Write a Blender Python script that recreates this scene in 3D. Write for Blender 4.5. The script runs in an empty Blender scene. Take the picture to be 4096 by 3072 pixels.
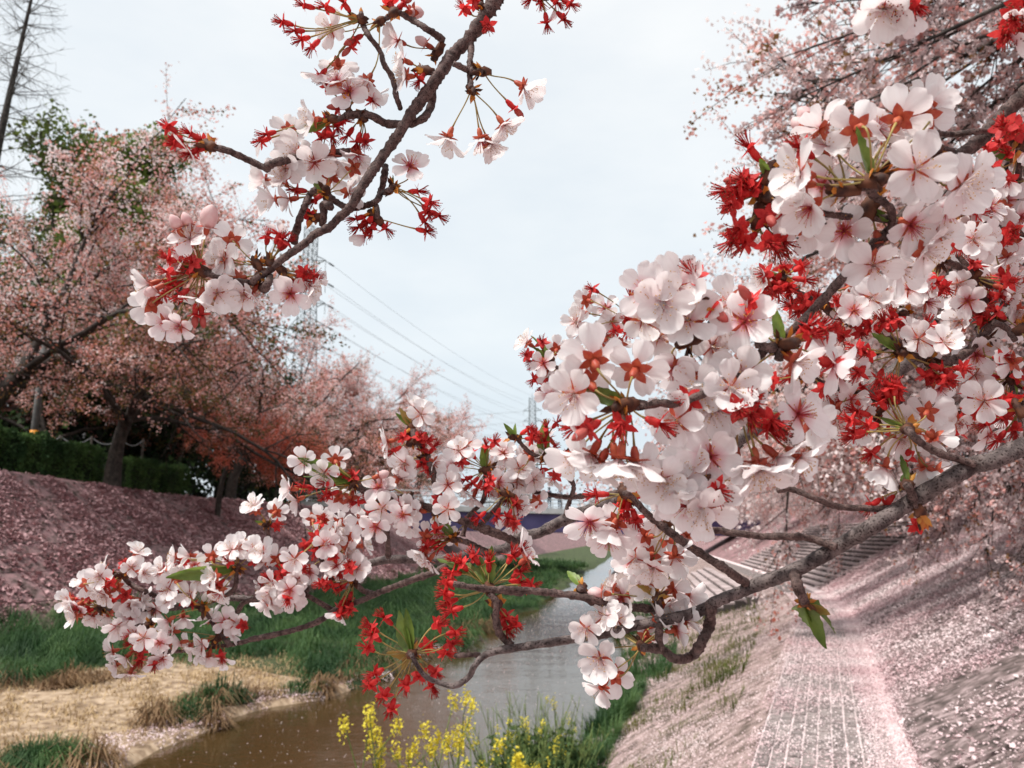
import bpy, math, random
import numpy as np
from mathutils import Vector, Matrix, Quaternion, noise as mnoise

R = math.radians
SC = bpy.context.scene
COL = SC.collection
rng = random.Random(11)
nrng = np.random.default_rng(11)

# ------------------------------------------------------------------ camera
FPX = 788.0                      # focal length in pixels of a 1024 wide frame
EYE = Vector((0.0, 0.0, 3.2))    # eye 3.2 m over the water, 1.6 m over the path
PITCH = math.atan2(151.0, FPX)
cam_d = bpy.data.cameras.new("camera")
cam = bpy.data.objects.new("camera", cam_d)
COL.objects.link(cam)
cam.location = EYE
cam.rotation_euler = (R(90) + PITCH, 0, 0)
cam_d.sensor_width = 36.0
cam_d.lens = FPX / 1024 * 36.0
cam_d.clip_start = 0.05
cam_d.clip_end = 6000
cam_d.dof.use_dof = True
cam_d.dof.focus_distance = 0.62
cam_d.dof.aperture_fstop = (cam_d.lens / 1000) / 0.0017
SC.camera = cam
CAMROT = cam.rotation_euler.to_matrix()

# ------------------------------------------------------------------ light
SUN_EL, SUN_AZ = 60.0, 240.0     # azimuth clockwise from +Y: behind and to the left
world = bpy.data.worlds.new("World")
SC.world = world
world.use_nodes = True
wn, wl = world.node_tree.nodes, world.node_tree.links
wn.clear()
w_out = wn.new("ShaderNodeOutputWorld")
w_bg = wn.new("ShaderNodeBackground")
w_sky = wn.new("ShaderNodeTexSky")
w_sky.sky_type = 'NISHITA'
w_sky.sun_disc = False
w_sky.sun_elevation = R(SUN_EL)
w_sky.sun_rotation = R(SUN_AZ)
w_sky.air_density = 1.6
w_sky.dust_density = 5.0
w_tc = wn.new("ShaderNodeTexCoord")
w_sep = wn.new("ShaderNodeSeparateXYZ")
w_ramp = wn.new("ShaderNodeValToRGB")        # thin bright cloud deck, bluer towards the horizon
w_ramp.color_ramp.elements[0].position = 0.0
w_ramp.color_ramp.elements[0].color = (6.9, 7.75, 8.4, 1)
w_ramp.color_ramp.elements[1].position = 0.62
w_ramp.color_ramp.elements[1].color = (8.7, 8.8, 8.85, 1)
w_map = wn.new("ShaderNodeMapping")
w_map.inputs['Scale'].default_value = (1.0, 1.0, 2.6)
w_noise = wn.new("ShaderNodeTexNoise")
w_noise.inputs['Scale'].default_value = 2.6
w_noise.inputs['Detail'].default_value = 5.0
w_noise.inputs['Roughness'].default_value = 0.55
w_r2 = wn.new("ShaderNodeValToRGB")
w_r2.color_ramp.elements[0].position = 0.33
w_r2.color_ramp.elements[0].color = (.88, .915, .945, 1)
w_r2.color_ramp.elements[1].position = 0.68
w_r2.color_ramp.elements[1].color = (1.035, 1.03, 1.02, 1)
w_mul = wn.new("ShaderNodeMixRGB"); w_mul.blend_type = 'MULTIPLY'; w_mul.inputs[0].default_value = 1.0
w_mix = wn.new("ShaderNodeMixRGB"); w_mix.inputs[0].default_value = 0.9
wl.new(w_tc.outputs['Generated'], w_sep.inputs[0])
wl.new(w_sep.outputs['Z'], w_ramp.inputs[0])
wl.new(w_tc.outputs['Generated'], w_map.inputs[0])
wl.new(w_map.outputs[0], w_noise.inputs['Vector'])
wl.new(w_noise.outputs[0], w_r2.inputs[0])
wl.new(w_ramp.outputs[0], w_mul.inputs[1])
wl.new(w_r2.outputs[0], w_mul.inputs[2])
wl.new(w_sky.outputs[0], w_mix.inputs[1])
wl.new(w_mul.outputs[0], w_mix.inputs[2])
wl.new(w_mix.outputs[0], w_bg.inputs['Color'])
w_bg.inputs['Strength'].default_value = 0.075
wl.new(w_bg.outputs[0], w_out.inputs['Surface'])

sun_d = bpy.data.lights.new("sun", 'SUN')
sun_d.energy = 2.9
sun_d.angle = R(6)
sun_d.color = (1.0, 0.955, 0.9)
sun = bpy.data.objects.new("sun", sun_d)
COL.objects.link(sun)
_sd = Vector((math.sin(R(SUN_AZ)) * math.cos(R(SUN_EL)), math.cos(R(SUN_AZ)) * math.cos(R(SUN_EL)), math.sin(R(SUN_EL))))
sun.rotation_euler = (-_sd).to_track_quat('-Z', 'Y').to_euler()
sun.location = (0, 0, 60)

SC.view_settings.view_transform = 'Standard'
SC.view_settings.look = 'None'
SC.view_settings.exposure = 0.68
SC.view_settings.gamma = 1.0
SC.view_settings.use_curve_mapping = False
SC.render.engine = 'CYCLES'
SC.cycles.use_denoising = True
SC.cycles.max_bounces = 6
SC.cycles.diffuse_bounces = 3
SC.cycles.transmission_bounces = 4
SC.cycles.caustics_reflective = False
SC.cycles.caustics_refractive = False

# ------------------------------------------------------------------ helpers
def at(px, py, depth):
    """point at `depth` metres in front of the eye in the direction of a photo pixel (1024 x 768)"""
    v = Vector(((px - 512) / FPX, (384 - py) / FPX, -1.0)) * depth
    return EYE + CAMROT @ v

def tag(o, label=None, cat=None, group=None, kind=None):
    if label: o["label"] = label
    if cat: o["category"] = cat
    if group: o["group"] = group
    if kind: o["kind"] = kind
    return o

def empty(name, loc, parent=None):
    o = bpy.data.objects.new(name, None)
    o.empty_display_size = 0.1
    COL.objects.link(o)
    o.location = loc
    if parent: o.parent = parent
    return o

def link(name, me, parent=None, loc=None):
    o = bpy.data.objects.new(name, me)
    COL.objects.link(o)
    if parent: o.parent = parent
    if loc is not None: o.location = loc
    return o

def mesh(name, verts, faces, mats, midx=None, smooth=True):
    me = bpy.data.meshes.new(name)
    me.from_pydata([tuple(v) for v in verts], [], faces)
    for m in (mats if isinstance(mats, (list, tuple)) else [mats]):
        me.materials.append(m)
    if midx is not None:
        me.polygons.foreach_set("material_index", np.asarray(midx, dtype=np.int32))
    if smooth:
        me.polygons.foreach_set("use_smooth", np.ones(len(me.polygons), dtype=bool))
    me.update()
    return me

def quad_mesh(name, V, mats, midx=None, smooth=False):
    """V: (n,4,3) array of separate quads"""
    V = np.asarray(V, dtype=np.float32)
    n = len(V)
    me = bpy.data.meshes.new(name)
    me.vertices.add(n * 4)
    me.vertices.foreach_set("co", V.reshape(-1))
    me.loops.add(n * 4)
    me.loops.foreach_set("vertex_index", np.arange(n * 4, dtype=np.int32))
    me.polygons.add(n)
    me.polygons.foreach_set("loop_start", np.arange(0, n * 4, 4, dtype=np.int32))
    try:
        me.polygons.foreach_set("loop_total", np.full(n, 4, dtype=np.int32))
    except Exception:
        pass
    for m in (mats if isinstance(mats, (list, tuple)) else [mats]):
        me.materials.append(m)
    if midx is not None:
        me.polygons.foreach_set("material_index", np.asarray(midx, dtype=np.int32))
    me.update(calc_edges=True)
    me.validate()
    return me

def rand_quads(C, size, flat=0.0, aspect=0.8, normal=None, spread=1.0):
    """random oriented quads at centres C (n,3); size scalar or (n,)"""
    C = np.asarray(C, dtype=np.float64)
    n = len(C)
    N = nrng.normal(size=(n, 3))
    if normal is not None:
        N = np.asarray(normal) + N * spread
    N /= np.linalg.norm(N, axis=1)[:, None] + 1e-9
    T = nrng.normal(size=(n, 3))
    U = np.cross(N, T); U /= np.linalg.norm(U, axis=1)[:, None] + 1e-9
    W = np.cross(N, U)
    s = np.broadcast_to(np.asarray(size, dtype=np.float64), (n,))[:, None] * 0.5
    a = U * s
    b = W * s * aspect
    bend = N * s * 0.35
    return np.stack([C - a, C - b * 0.9 + bend, C + a, C + b + bend], axis=1)

def box(verts, faces, lo, hi):
    b = len(verts)
    for z in (lo[2], hi[2]):
        verts += [(lo[0], lo[1], z), (hi[0], lo[1], z), (hi[0], hi[1], z), (lo[0], hi[1], z)]
    faces += [(b, b+3, b+2, b+1), (b+4, b+5, b+6, b+7), (b, b+1, b+5, b+4), (b+1, b+2, b+6, b+5), (b+2, b+3, b+7, b+6), (b+3, b, b+4, b+7)]

def bar(verts, faces, a, b, r, n=4, r2=None):
    a, b = Vector(a), Vector(b)
    d = (b - a)
    if d.length < 1e-6: return
    q = d.to_track_quat('Z', 'Y')
    base = len(verts)
    for p, rr in ((a, r), (b, r if r2 is None else r2)):
        for k in range(n):
            t = 2 * math.pi * (k + .5) / n
            verts.append(p + q @ Vector((math.cos(t) * rr, math.sin(t) * rr, 0)))
    for k in range(n):
        faces.append((base + k, base + (k + 1) % n, base + n + (k + 1) % n, base + n + k))
    faces.append(tuple(base + n - 1 - k for k in range(n)))
    faces.append(tuple(base + n + k for k in range(n)))

def tube(verts, faces, pts, radii, n=8, lump=0.0, seed=0.0, freq=1.0, cap=True):
    """swept tube with parallel transported rings and an uneven surface"""
    pts = [Vector(p) for p in pts]
    base = len(verts)
    t0 = (pts[1] - pts[0]).normalized()
    ref = Vector((0.13, 0.2, 1)) if abs(t0.z) < .9 else Vector((1, 0.1, 0))
    u = t0.cross(ref).normalized()
    m = len(pts)
    for i, p in enumerate(pts):
        t = (pts[min(i + 1, m - 1)] - pts[max(i - 1, 0)])
        t = t.normalized() if t.length > 1e-9 else t0
        u = (u - t * u.dot(t)).normalized()
        v = t.cross(u)
        for k in range(n):
            a = 2 * math.pi * k / n
            rr = radii[i]
            if lump:
                rr *= 1 + lump * mnoise.noise((p + (u * math.cos(a) + v * math.sin(a)) * radii[i] * 1.5) * freq + Vector((seed, seed * .7, 0)))
            verts.append(p + (u * math.cos(a) + v * math.sin(a)) * rr)
    for i in range(m - 1):
        for k in range(n):
            faces.append((base + i * n + k, base + i * n + (k + 1) % n, base + (i + 1) * n + (k + 1) % n, base + (i + 1) * n + k))
    if cap:
        faces.append(tuple(base + n - 1 - k for k in range(n)))
        faces.append(tuple(base + (m - 1) * n + k for k in range(n)))

def catmull(pts, rad, step):
    """resample a polyline smoothly; returns pts, radii"""
    P = [Vector(p) for p in pts]
    out, rr = [], []
    for i in range(len(P) - 1):
        p0, p1, p2, p3 = P[max(i - 1, 0)], P[i], P[i + 1], P[min(i + 2, len(P) - 1)]
        d = (p2 - p1).length
        k = max(1, int(d / step))
        t1, t0_, t2 = (p2 - p1) / max(d, 1e-9), (p1 - p0), (p3 - p2)
        m1 = ((t0_.normalized() if t0_.length > 1e-9 else t1) + t1) * .5 * d
        m2 = ((t2.normalized() if t2.length > 1e-9 else t1) + t1) * .5 * d
        for j in range(k):
            t = j / k
            a, b = 2 * t ** 3 - 3 * t * t + 1, t ** 3 - 2 * t * t + t
            out.append(p1 * a + m1 * b + p2 * (1 - a) + m2 * (t ** 3 - t * t))
            rr.append(rad[i] * (1 - t) + rad[i + 1] * t)
    out.append(P[-1]); rr.append(rad[-1])
    return out, rr

# ------------------------------------------------------------------ materials
def mat_new(name):
    m = bpy.data.materials.new(name)
    m.use_nodes = True
    nt = m.node_tree
    b = nt.nodes['Principled BSDF']
    return m, nt, b

def mat_noise(name, c1, c2, scale=5.0, rough=0.8, detail=4.0, bump=0.0, bump_scale=None, stretch=(1, 1, 1), lo=.35, hi=.65, c3=None, spec=0.3, coord='Object', translucent=0.0, per_object=0.0):
    m, nt, b = mat_new(name)
    N, L = nt.nodes, nt.links
    tc = N.new("ShaderNodeTexCoord")
    mp = N.new("ShaderNodeMapping"); mp.inputs['Scale'].default_value = stretch
    nz = N.new("ShaderNodeTexNoise"); nz.inputs['Scale'].default_value = scale; nz.inputs['Detail'].default_value = detail
    rp = N.new("ShaderNodeValToRGB")
    e = rp.color_ramp.elements
    e[0].position, e[0].color = lo, (*c1, 1)
    e[1].position, e[1].color = hi, (*c2, 1)
    if c3:
        k = e.new((lo + hi) / 2); k.color = (*c3, 1)
    L.new(tc.outputs[coord], mp.inputs[0]); L.new(mp.outputs[0], nz.inputs['Vector'])
    L.new(nz.outputs[0], rp.inputs[0])
    colour = rp.outputs[0]
    if per_object:
        oi = N.new("ShaderNodeObjectInfo")
        hs = N.new("ShaderNodeHueSaturation")
        mr = N.new("ShaderNodeMapRange")
        mr.inputs['To Min'].default_value = 1 - per_object; mr.inputs['To Max'].default_value = 1 + per_object
        L.new(oi.outputs['Random'], mr.inputs['Value']); L.new(mr.outputs[0], hs.inputs['Value'])
        L.new(colour, hs.inputs['Color']); colour = hs.outputs[0]
    L.new(colour, b.inputs['Base Color'])
    b.inputs['Roughness'].default_value = rough
    b.inputs['Specular IOR Level'].default_value = spec
    if bump:
        bp = N.new("ShaderNodeBump"); bp.inputs['Strength'].default_value = bump
        n2 = N.new("ShaderNodeTexNoise"); n2.inputs['Scale'].default_value = bump_scale or scale * 4; n2.inputs['Detail'].default_value = 5
        L.new(mp.outputs[0], n2.inputs['Vector']); L.new(n2.outputs[0], bp.inputs['Height'])
        L.new(bp.outputs[0], b.inputs['Normal'])
    if translucent:
        tr = N.new("ShaderNodeBsdfTranslucent"); mx = N.new("ShaderNodeMixShader")
        mx.inputs[0].default_value = translucent
        L.new(colour, tr.inputs['Color'])
        L.new(b.outputs[0], mx.inputs[1]); L.new(tr.outputs[0], mx.inputs[2])
        L.new(mx.outputs[0], nt.nodes['Material Output'].inputs['Surface'])
    return m

def mat_petal(name, base, mid, tip, p0=0.0, p1=0.22, p2=0.55, length=0.0166, tl=0.42):
    """petal: coloured claw fading to pale blade along its length, faint veins"""
    m, nt, b = mat_new(name)
    N, L = nt.nodes, nt.links
    tc = N.new("ShaderNodeTexCoord")
    sp = N.new("ShaderNodeSeparateXYZ"); L.new(tc.outputs['Object'], sp.inputs[0])
    dv = N.new("ShaderNodeMath"); dv.operation = 'DIVIDE'; dv.inputs[1].default_value = length
    L.new(sp.outputs['Y'], dv.inputs[0])
    rp = N.new("ShaderNodeValToRGB"); e = rp.color_ramp.elements
    e[0].position, e[0].color = p0, (*base, 1)
    e[1].position, e[1].color = p2, (*tip, 1)
    k = e.new(p1); k.color = (*mid, 1)
    L.new(dv.outputs[0], rp.inputs[0])
    mp = N.new("ShaderNodeMapping"); mp.inputs['Scale'].default_value = (900, 60, 60)
    nz = N.new("ShaderNodeTexNoise"); nz.inputs['Scale'].default_value = 1.0; nz.inputs['Detail'].default_value = 2
    L.new(tc.outputs['Object'], mp.inputs[0]); L.new(mp.outputs[0], nz.inputs['Vector'])
    r2 = N.new("ShaderNodeValToRGB"); r2.color_ramp.elements[0].color = (.965, .945, .95, 1); r2.color_ramp.elements[1].color = (1, 1, 1, 1)
    r2.color_ramp.elements[0].position = .3; r2.color_ramp.elements[1].position = .55
    L.new(nz.outputs[0], r2.inputs[0])
    mu = N.new("ShaderNodeMixRGB"); mu.blend_type = 'MULTIPLY'; mu.inputs[0].default_value = 1
    L.new(rp.outputs[0], mu.inputs[1]); L.new(r2.outputs[0], mu.inputs[2])
    b.inputs['Roughness'].default_value = .55
    b.inputs['Specular IOR Level'].default_value = .25
    L.new(mu.outputs[0], b.inputs['Base Color'])
    bp = N.new("ShaderNodeBump"); bp.inputs['Strength'].default_value = .12; bp.inputs['Distance'].default_value = .0006
    L.new(nz.outputs[0], bp.inputs['Height']); L.new(bp.outputs[0], b.inputs['Normal'])
    tr = N.new("ShaderNodeBsdfTranslucent"); mx = N.new("ShaderNodeMixShader"); mx.inputs[0].default_value = tl
    L.new(mu.outputs[0], tr.inputs['Color'])
    L.new(b.outputs[0], mx.inputs[1]); L.new(tr.outputs[0], mx.inputs[2])
    L.new(mx.outputs[0], N['Material Output'].inputs['Surface'])
    return m

M = {}
M['petal'] = mat_petal('petal_white', (.82, .50, .54), (.90, .82, .82), (.92, .90, .895))
M['petal_old'] = mat_petal('petal_flushed', (.55, .05, .10), (.86, .60, .64), (.92, .88, .88), p1=.2, p2=.5)
M['bud'] = mat_noise('bud_pink', (.78, .52, .52), (.86, .70, .68), 180, .55, translucent=.3)
M['bud_red'] = mat_noise('bud_dull_red', (.50, .09, .08), (.60, .17, .14), 180, .55, translucent=.3)
M['calyx'] = mat_noise('calyx_brown_red', (.42, .055, .035), (.55, .13, .06), 260, .5, spec=.4, translucent=.2)
M['red'] = mat_noise('spent_red', (.56, .018, .026), (.80, .075, .065), 320, .55, spec=.3, translucent=.42, per_object=.15, lo=.3, hi=.7)
M['pedicel'] = mat_noise('pedicel_green', (.24, .20, .055), (.36, .25, .09), 120, .5, per_object=.3)
M['filament_pale'] = mat_noise('filament_pale', (.84, .70, .66), (.90, .80, .76), 300, .6, translucent=.3)
M['filament_red'] = mat_noise('filament_red', (.60, .06, .09), (.70, .14, .14), 300, .6, translucent=.3)
M['anther'] = mat_noise('anther_yellow', (.50, .24, .035), (.62, .36, .06), 300, .7)
M['anther_dark'] = mat_noise('anther_dark', (.10, .02, .012), (.22, .06, .02), 300, .7)
M['scale'] = mat_noise('bud_scale_orange', (.55, .16, .025), (.64, .32, .06), 150, .5, spec=.4, translucent=.2)
M['scale_dark'] = mat_noise('bud_scale_brown', (.035, .014, .01), (.13, .05, .025), 200, .7)
M['leaf'] = mat_noise('young_leaf', (.10, .17, .03), (.20, .29, .06), 90, .42, bump=.3, spec=.45, translucent=.4, per_object=.25)
M['leaf_bronze'] = mat_noise('young_leaf_bronze', (.32, .26, .06), (.42, .24, .08), 90, .42, bump=.3, spec=.4, translucent=.4)

def mat_bark(name, dark, light, sc, ring):
    m, nt, b = mat_new(name)
    N, L = nt.nodes, nt.links
    tc = N.new("ShaderNodeTexCoord")
    n1 = N.new("ShaderNodeTexNoise"); n1.inputs['Scale'].default_value = sc; n1.inputs['Detail'].default_value = 6
    n2 = N.new("ShaderNodeTexNoise"); n2.inputs['Scale'].default_value = sc * 5; n2.inputs['Detail'].default_value = 4
    L.new(tc.outputs['Object'], n1.inputs['Vector']); L.new(tc.outputs['Object'], n2.inputs['Vector'])
    r1 = N.new("ShaderNodeValToRGB"); e = r1.color_ramp.elements
    e[0].position, e[0].color = .34, (*dark, 1); e[1].position, e[1].color = .62, (*light, 1)
    L.new(n1.outputs[0], r1.inputs[0])
    r2 = N.new("ShaderNodeValToRGB"); e = r2.color_ramp.elements
    e[0].position, e[0].color = .38, (.20, .15, .14, 1); e[1].position, e[1].color = .46, (1, 1, 1, 1)
    L.new(n2.outputs[0], r2.inputs[0])
    mu = N.new("ShaderNodeMixRGB"); mu.blend_type = 'MULTIPLY'; mu.inputs[0].default_value = 1
    L.new(r1.outputs[0], mu.inputs[1]); L.new(r2.outputs[0], mu.inputs[2])
    L.new(mu.outputs[0], b.inputs['Base Color'])
    b.inputs['Roughness'].default_value = .75
    b.inputs['Specular IOR Level'].default_value = .3
    bp = N.new("ShaderNodeBump"); bp.inputs['Strength'].default_value = .7; bp.inputs['Distance'].default_value = ring
    ad = N.new("ShaderNodeMath"); L.new(n1.outputs[0], ad.inputs[0]); L.new(n2.outputs[0], ad.inputs[1])
    L.new(ad.outputs[0], bp.inputs['Height']); L.new(bp.outputs[0], b.inputs['Normal'])
    return m
M['bark'] = mat_bark('branch_bark', (.05, .037, .036), (.165, .132, .125), 130, .0008)
M['bark_light'] = mat_bark('branch_bark_grey', (.085, .063, .062), (.25, .205, .20), 130, .0008)
M['twig'] = mat_bark('twig_bark', (.045, .026, .023), (.15, .10, .09), 200, .0008)
M['trunk'] = mat_bark('tree_trunk_bark', (.022, .016, .013), (.065, .05, .042), 5, .02)
M['trunk_grey'] = mat_bark('tree_trunk_bark_grey', (.05, .04, .034), (.12, .10, .085), 5, .02)
# ------------------------------------------------------------------ the river valley
def heading(u):
    t = min(1.0, max(0.0, (u - 14.0) / 16.0))
    t = t * t * (3 - 2 * t)
    return R(21.4) * (1 - t) + R(9.5) * t
_U = np.arange(-60.0, 120.01, 0.25)
_H = np.array([heading(u) for u in _U])
_i0 = int(np.argmin(abs(_U)))
_X = np.concatenate([[0], np.cumsum(np.sin((_H[1:] + _H[:-1]) / 2) * 0.25)]); _X -= _X[_i0]
_Y = np.concatenate([[0], np.cumsum(np.cos((_H[1:] + _H[:-1]) / 2) * 0.25)]); _Y -= _Y[_i0]
def P(u, s, z=0.0):
    h = float(np.interp(u, _U, _H))
    x, y = float(np.interp(u, _U, _X)), float(np.interp(u, _U, _Y))
    if u > 120:
        x += math.sin(h) * (u - 120); y += math.cos(h) * (u - 120)
    return Vector((x + math.cos(h) * s, y - math.sin(h) * s, z))
def PA(u, s, z):
    """array version for u in range"""
    h = np.interp(u, _U, _H); x = np.interp(u, _U, _X); y = np.interp(u, _U, _Y)
    return np.stack([x + np.cos(h) * s, y - np.sin(h) * s, z], axis=1)

def ztl(u): return np.interp(u, [18.5, 30], [5.2, 4.86])
ZTR = 5.4
def er(u): return np.clip(-3.3 - .13 * np.maximum(0, np.asarray(u) - 10), -7.5, -3.3)
def wl_edge(u):
    u = np.asarray(u, dtype=float)
    return -9.8 + .28 * np.sin(u * .9) + .17 * np.sin(u * 2.3 + 1) + .1 * np.sin(u * 5.1)
S_LT, S_LB, S_PL, S_PR, S_RB, S_RT = -24.0, -18.5, -.68, .36, .42, 7.5
def hgt(u, s):
    """ground height"""
    u = np.asarray(u, dtype=float); s = np.asarray(s, dtype=float)
    u, s = np.broadcast_arrays(u, s)
    z = np.full(u.shape, ZTR)
    zt = ztl(u); e = er(u); w = wl_edge(u)
    z = np.where(s <= S_RT, 1.6 + (s - S_RB) / (S_RT - S_RB) * (ZTR - 1.6), z)
    z = np.where(s <= S_RB, 1.6, z)
    z = np.where(s <= S_PL, 1.56 + (s - S_PL) / (e - S_PL) * (0.03 - 1.56), z)
    z = np.where(s <= e, np.maximum(-.6, .03 + (s - e) * .8), z)
    z = np.where(s <= w + .7, np.maximum(-.6, .10 - (s - w) * 1.0), z)
    z = np.where(s <= w, .10 + (w - s) / (w - S_LB) * .6, z)
    z = np.where(s <= S_LB, .7 + (S_LB - s) / (S_LB - S_LT) * (zt - .7), z)
    z = np.where(s <= S_LT, zt, z)
    return z

US = list(np.arange(-30, 70.1, 1.0)) + [75, 80, 90, 100, 110, 119, 160, 220, 320, 500, 900, 1800]
def strip(name, s_list, mat, us=US, zadd=0.0, rough=0.0):
    V, F = [], []
    m = len(s_list)
    for u in us:
        for s in s_list:
            ss = float(s(u)) if callable(s) else s
            z = float(hgt(min(u, 110), ss)) + zadd
            if rough and 0 < s_list.index(s) < m - 1: z += rough * mnoise.noise(Vector((u * .7, ss * .7, 3.1)))
            V.append(P(u, ss, z))
    for i in range(len(us) - 1):
        for j in range(m - 1):
            F.append((i * m + j, i * m + j + 1, (i + 1) * m + j + 1, (i + 1) * m + j))
    o = link(name, mesh(name, V, F, mat))
    return tag(o, kind="structure")

M['soil'] = mat_noise('shady_soil', (.035, .028, .02), (.09, .07, .05), 1.5, .95, bump=.4, c3=(.06, .055, .03))
M['slope'] = mat_noise('petal_strewn_bed', (.13, .085, .08), (.40, .22, .24), 3.0, .9, detail=8, bump=.5, c3=(.24, .15, .15))
M['slab'] = mat_noise('petal_strewn_concrete', (.055, .038, .032), (.27, .16, .165), 4.5, .9, detail=10, bump=.5, bump_scale=30, c3=(.20, .13, .13), lo=.36, hi=.62)
M['slab_r'] = mat_noise('weathered_concrete', (.06, .046, .042), (.36, .275, .275), 9.0, .9, detail=10, bump=.25, bump_scale=60, c3=(.16, .12, .115), lo=.36, hi=.66, coord='Object')
M['berm'] = mat_noise('dry_grass_ground', (.17, .115, .075), (.46, .35, .25), 5.0, .95, detail=9, bump=.7, bump_scale=14, c3=(.33, .24, .16))
M['verge'] = mat_noise('petal_strewn_earth', (.10, .075, .06), (.40, .30, .285), 5.0, .95, detail=10, bump=.5, bump_scale=25, c3=(.27, .20, .185))
M['bed'] = mat_noise('river_bed_mud', (.05, .032, .015), (.10, .07, .035), 2, .9)
M['brick'] = mat_noise('path_brick_grey', (.17, .145, .14), (.31, .265, .255), 16, .9, detail=6, bump=.4, bump_scale=90, per_object=.16)
M['joint'] = mat_noise('petals_in_joints', (.58, .47, .47), (.78, .67, .67), 30, .9, bump=.4)
M['kerb'] = mat_noise('kerb_concrete', (.34, .28, .27), (.52, .44, .43), 9, .9, bump=.4, per_object=.1)
M['concrete'] = mat_noise('grey_concrete', (.27, .255, .24), (.42, .40, .38), 2.5, .85, detail=8, bump=.3)
M['fallen'] = mat_noise('fallen_petals', (.66, .47, .49), (.86, .74, .745), .9, .7, detail=3, translucent=.15)
M['fallen_l'] = mat_noise('fallen_petals_mauve', (.33, .165, .175), (.62, .40, .41), .5, .8, detail=5, translucent=.1)

strip('left_bank_top', [-60, -45, -36, -30, -26.5, S_LT - .02], M['soil'])
strip('left_slope', [S_LT, -22, -20, S_LB], M['slope'])
M['turf'] = mat_noise('grassy_turf', (.02, .035, .012), (.07, .11, .03), 2.0, .95, detail=9, bump=.7, bump_scale=14, c3=(.05, .06, .025))
UN = [u for u in US if u <= 15]; UF = [u for u in US if u >= 15]
strip('dry_berm', [-14.6, -13.5, -12.5, -11.2, lambda u: wl_edge(u), lambda u: wl_edge(u) + .7], M['berm'], us=UN, rough=.09)
strip('grassy_berm', [S_LB, -17, -15.5, -14.6], M['turf'], us=UN, rough=.09)
strip('grassy_berm', [S_LB, -17, -15.5, -14, -12.5, -11.2, lambda u: wl_edge(u), lambda u: wl_edge(u) + .7], M['turf'], us=UF, rough=.09)
strip('riverbed', [lambda u: wl_edge(u) + .7, -8, -6, lambda u: er(u) - .79], M['bed'])
strip('right_verge', [lambda u: er(u) - .79, lambda u: er(u), lambda u: er(u) * .75 + S_PL * .25, lambda u: er(u) * .5 + S_PL * .5, lambda u: er(u) * .25 + S_PL * .75, S_PL - .03, S_PL + .07], M['verge'], rough=.03)
strip('footpath', [S_PL + .06, -.2, .2, S_RB + .08], M['joint'], zadd=-.008)
strip('right_slope', [S_RB, 2, 4, 6, S_RT], M['slope'])
strip('right_bank_top', [S_RT, 9, 12, 20, 40, 60], M['soil'])
# far ground out to the horizon on both sides
V, F = [], []
for u in US:
    a, b = P(u, -60), P(u, 60)
    f = max(1.0, u / 60)
    zl, zr = float(ztl(u)), ZTR
    V += [(-2500, a.y * 1.02 - 300, zl), (a.x, a.y, zl), (b.x, b.y, zr), (2500, b.y * 1.02 - 300, zr)]
for i in range(len(US) - 1):
    F += [(i * 4, i * 4 + 1, i * 4 + 5, i * 4 + 4), (i * 4 + 2, i * 4 + 3, i * 4 + 7, i * 4 + 6)]
tag(link('ground', mesh('ground', V, F, M['soil'])), kind="structure")

# water
m, nt, b = mat_new('river_water')
N, L = nt.nodes, nt.links
b.inputs['Base Color'].default_value = (.055, .034, .013, 1)
b.inputs['Roughness'].default_value = .06
b.inputs['IOR'].default_value = 1.5
b.inputs['Specular IOR Level'].default_value = .6
tc = N.new("ShaderNodeTexCoord")
mp = N.new("ShaderNodeMapping"); mp.inputs['Rotation'].default_value = (0, 0, R(15)); mp.inputs['Scale'].default_value = (1.0, 1.6, 1)
n1 = N.new("ShaderNodeTexNoise"); n1.inputs['Scale'].default_value = 5.5; n1.inputs['Detail'].default_value = 3; n1.inputs['Roughness'].default_value = .5
n2 = N.new("ShaderNodeTexNoise"); n2.inputs['Scale'].default_value = .6; n2.inputs['Detail'].default_value = 2
ad = N.new("ShaderNodeMath"); ad.operation = 'MULTIPLY_ADD'; ad.inputs[1].default_value = .35
bp = N.new("ShaderNodeBump"); bp.inputs['Strength'].default_value = .5; bp.inputs['Distance'].default_value = .03
L.new(tc.outputs['Object'], mp.inputs[0]); L.new(mp.outputs[0], n1.inputs['Vector']); L.new(mp.outputs[0], n2.inputs['Vector'])
L.new(n1.outputs[0], ad.inputs[0]); L.new(n2.outputs[0], ad.inputs[2])
L.new(ad.outputs[0], bp.inputs['Height']); L.new(bp.outputs[0], b.inputs['Normal'])
M['water'] = m
V, F = [], []
for u in US:
    V += [P(u, -10.8, 0), P(u, float(er(min(u, 110))) + .6, 0)]
for i in range(len(US) - 1):
    F.append((2 * i, 2 * i + 1, 2 * i + 3, 2 * i + 2))
tag(link('river_water', mesh('river_water', V, F, M['water'])), kind="structure")

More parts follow.
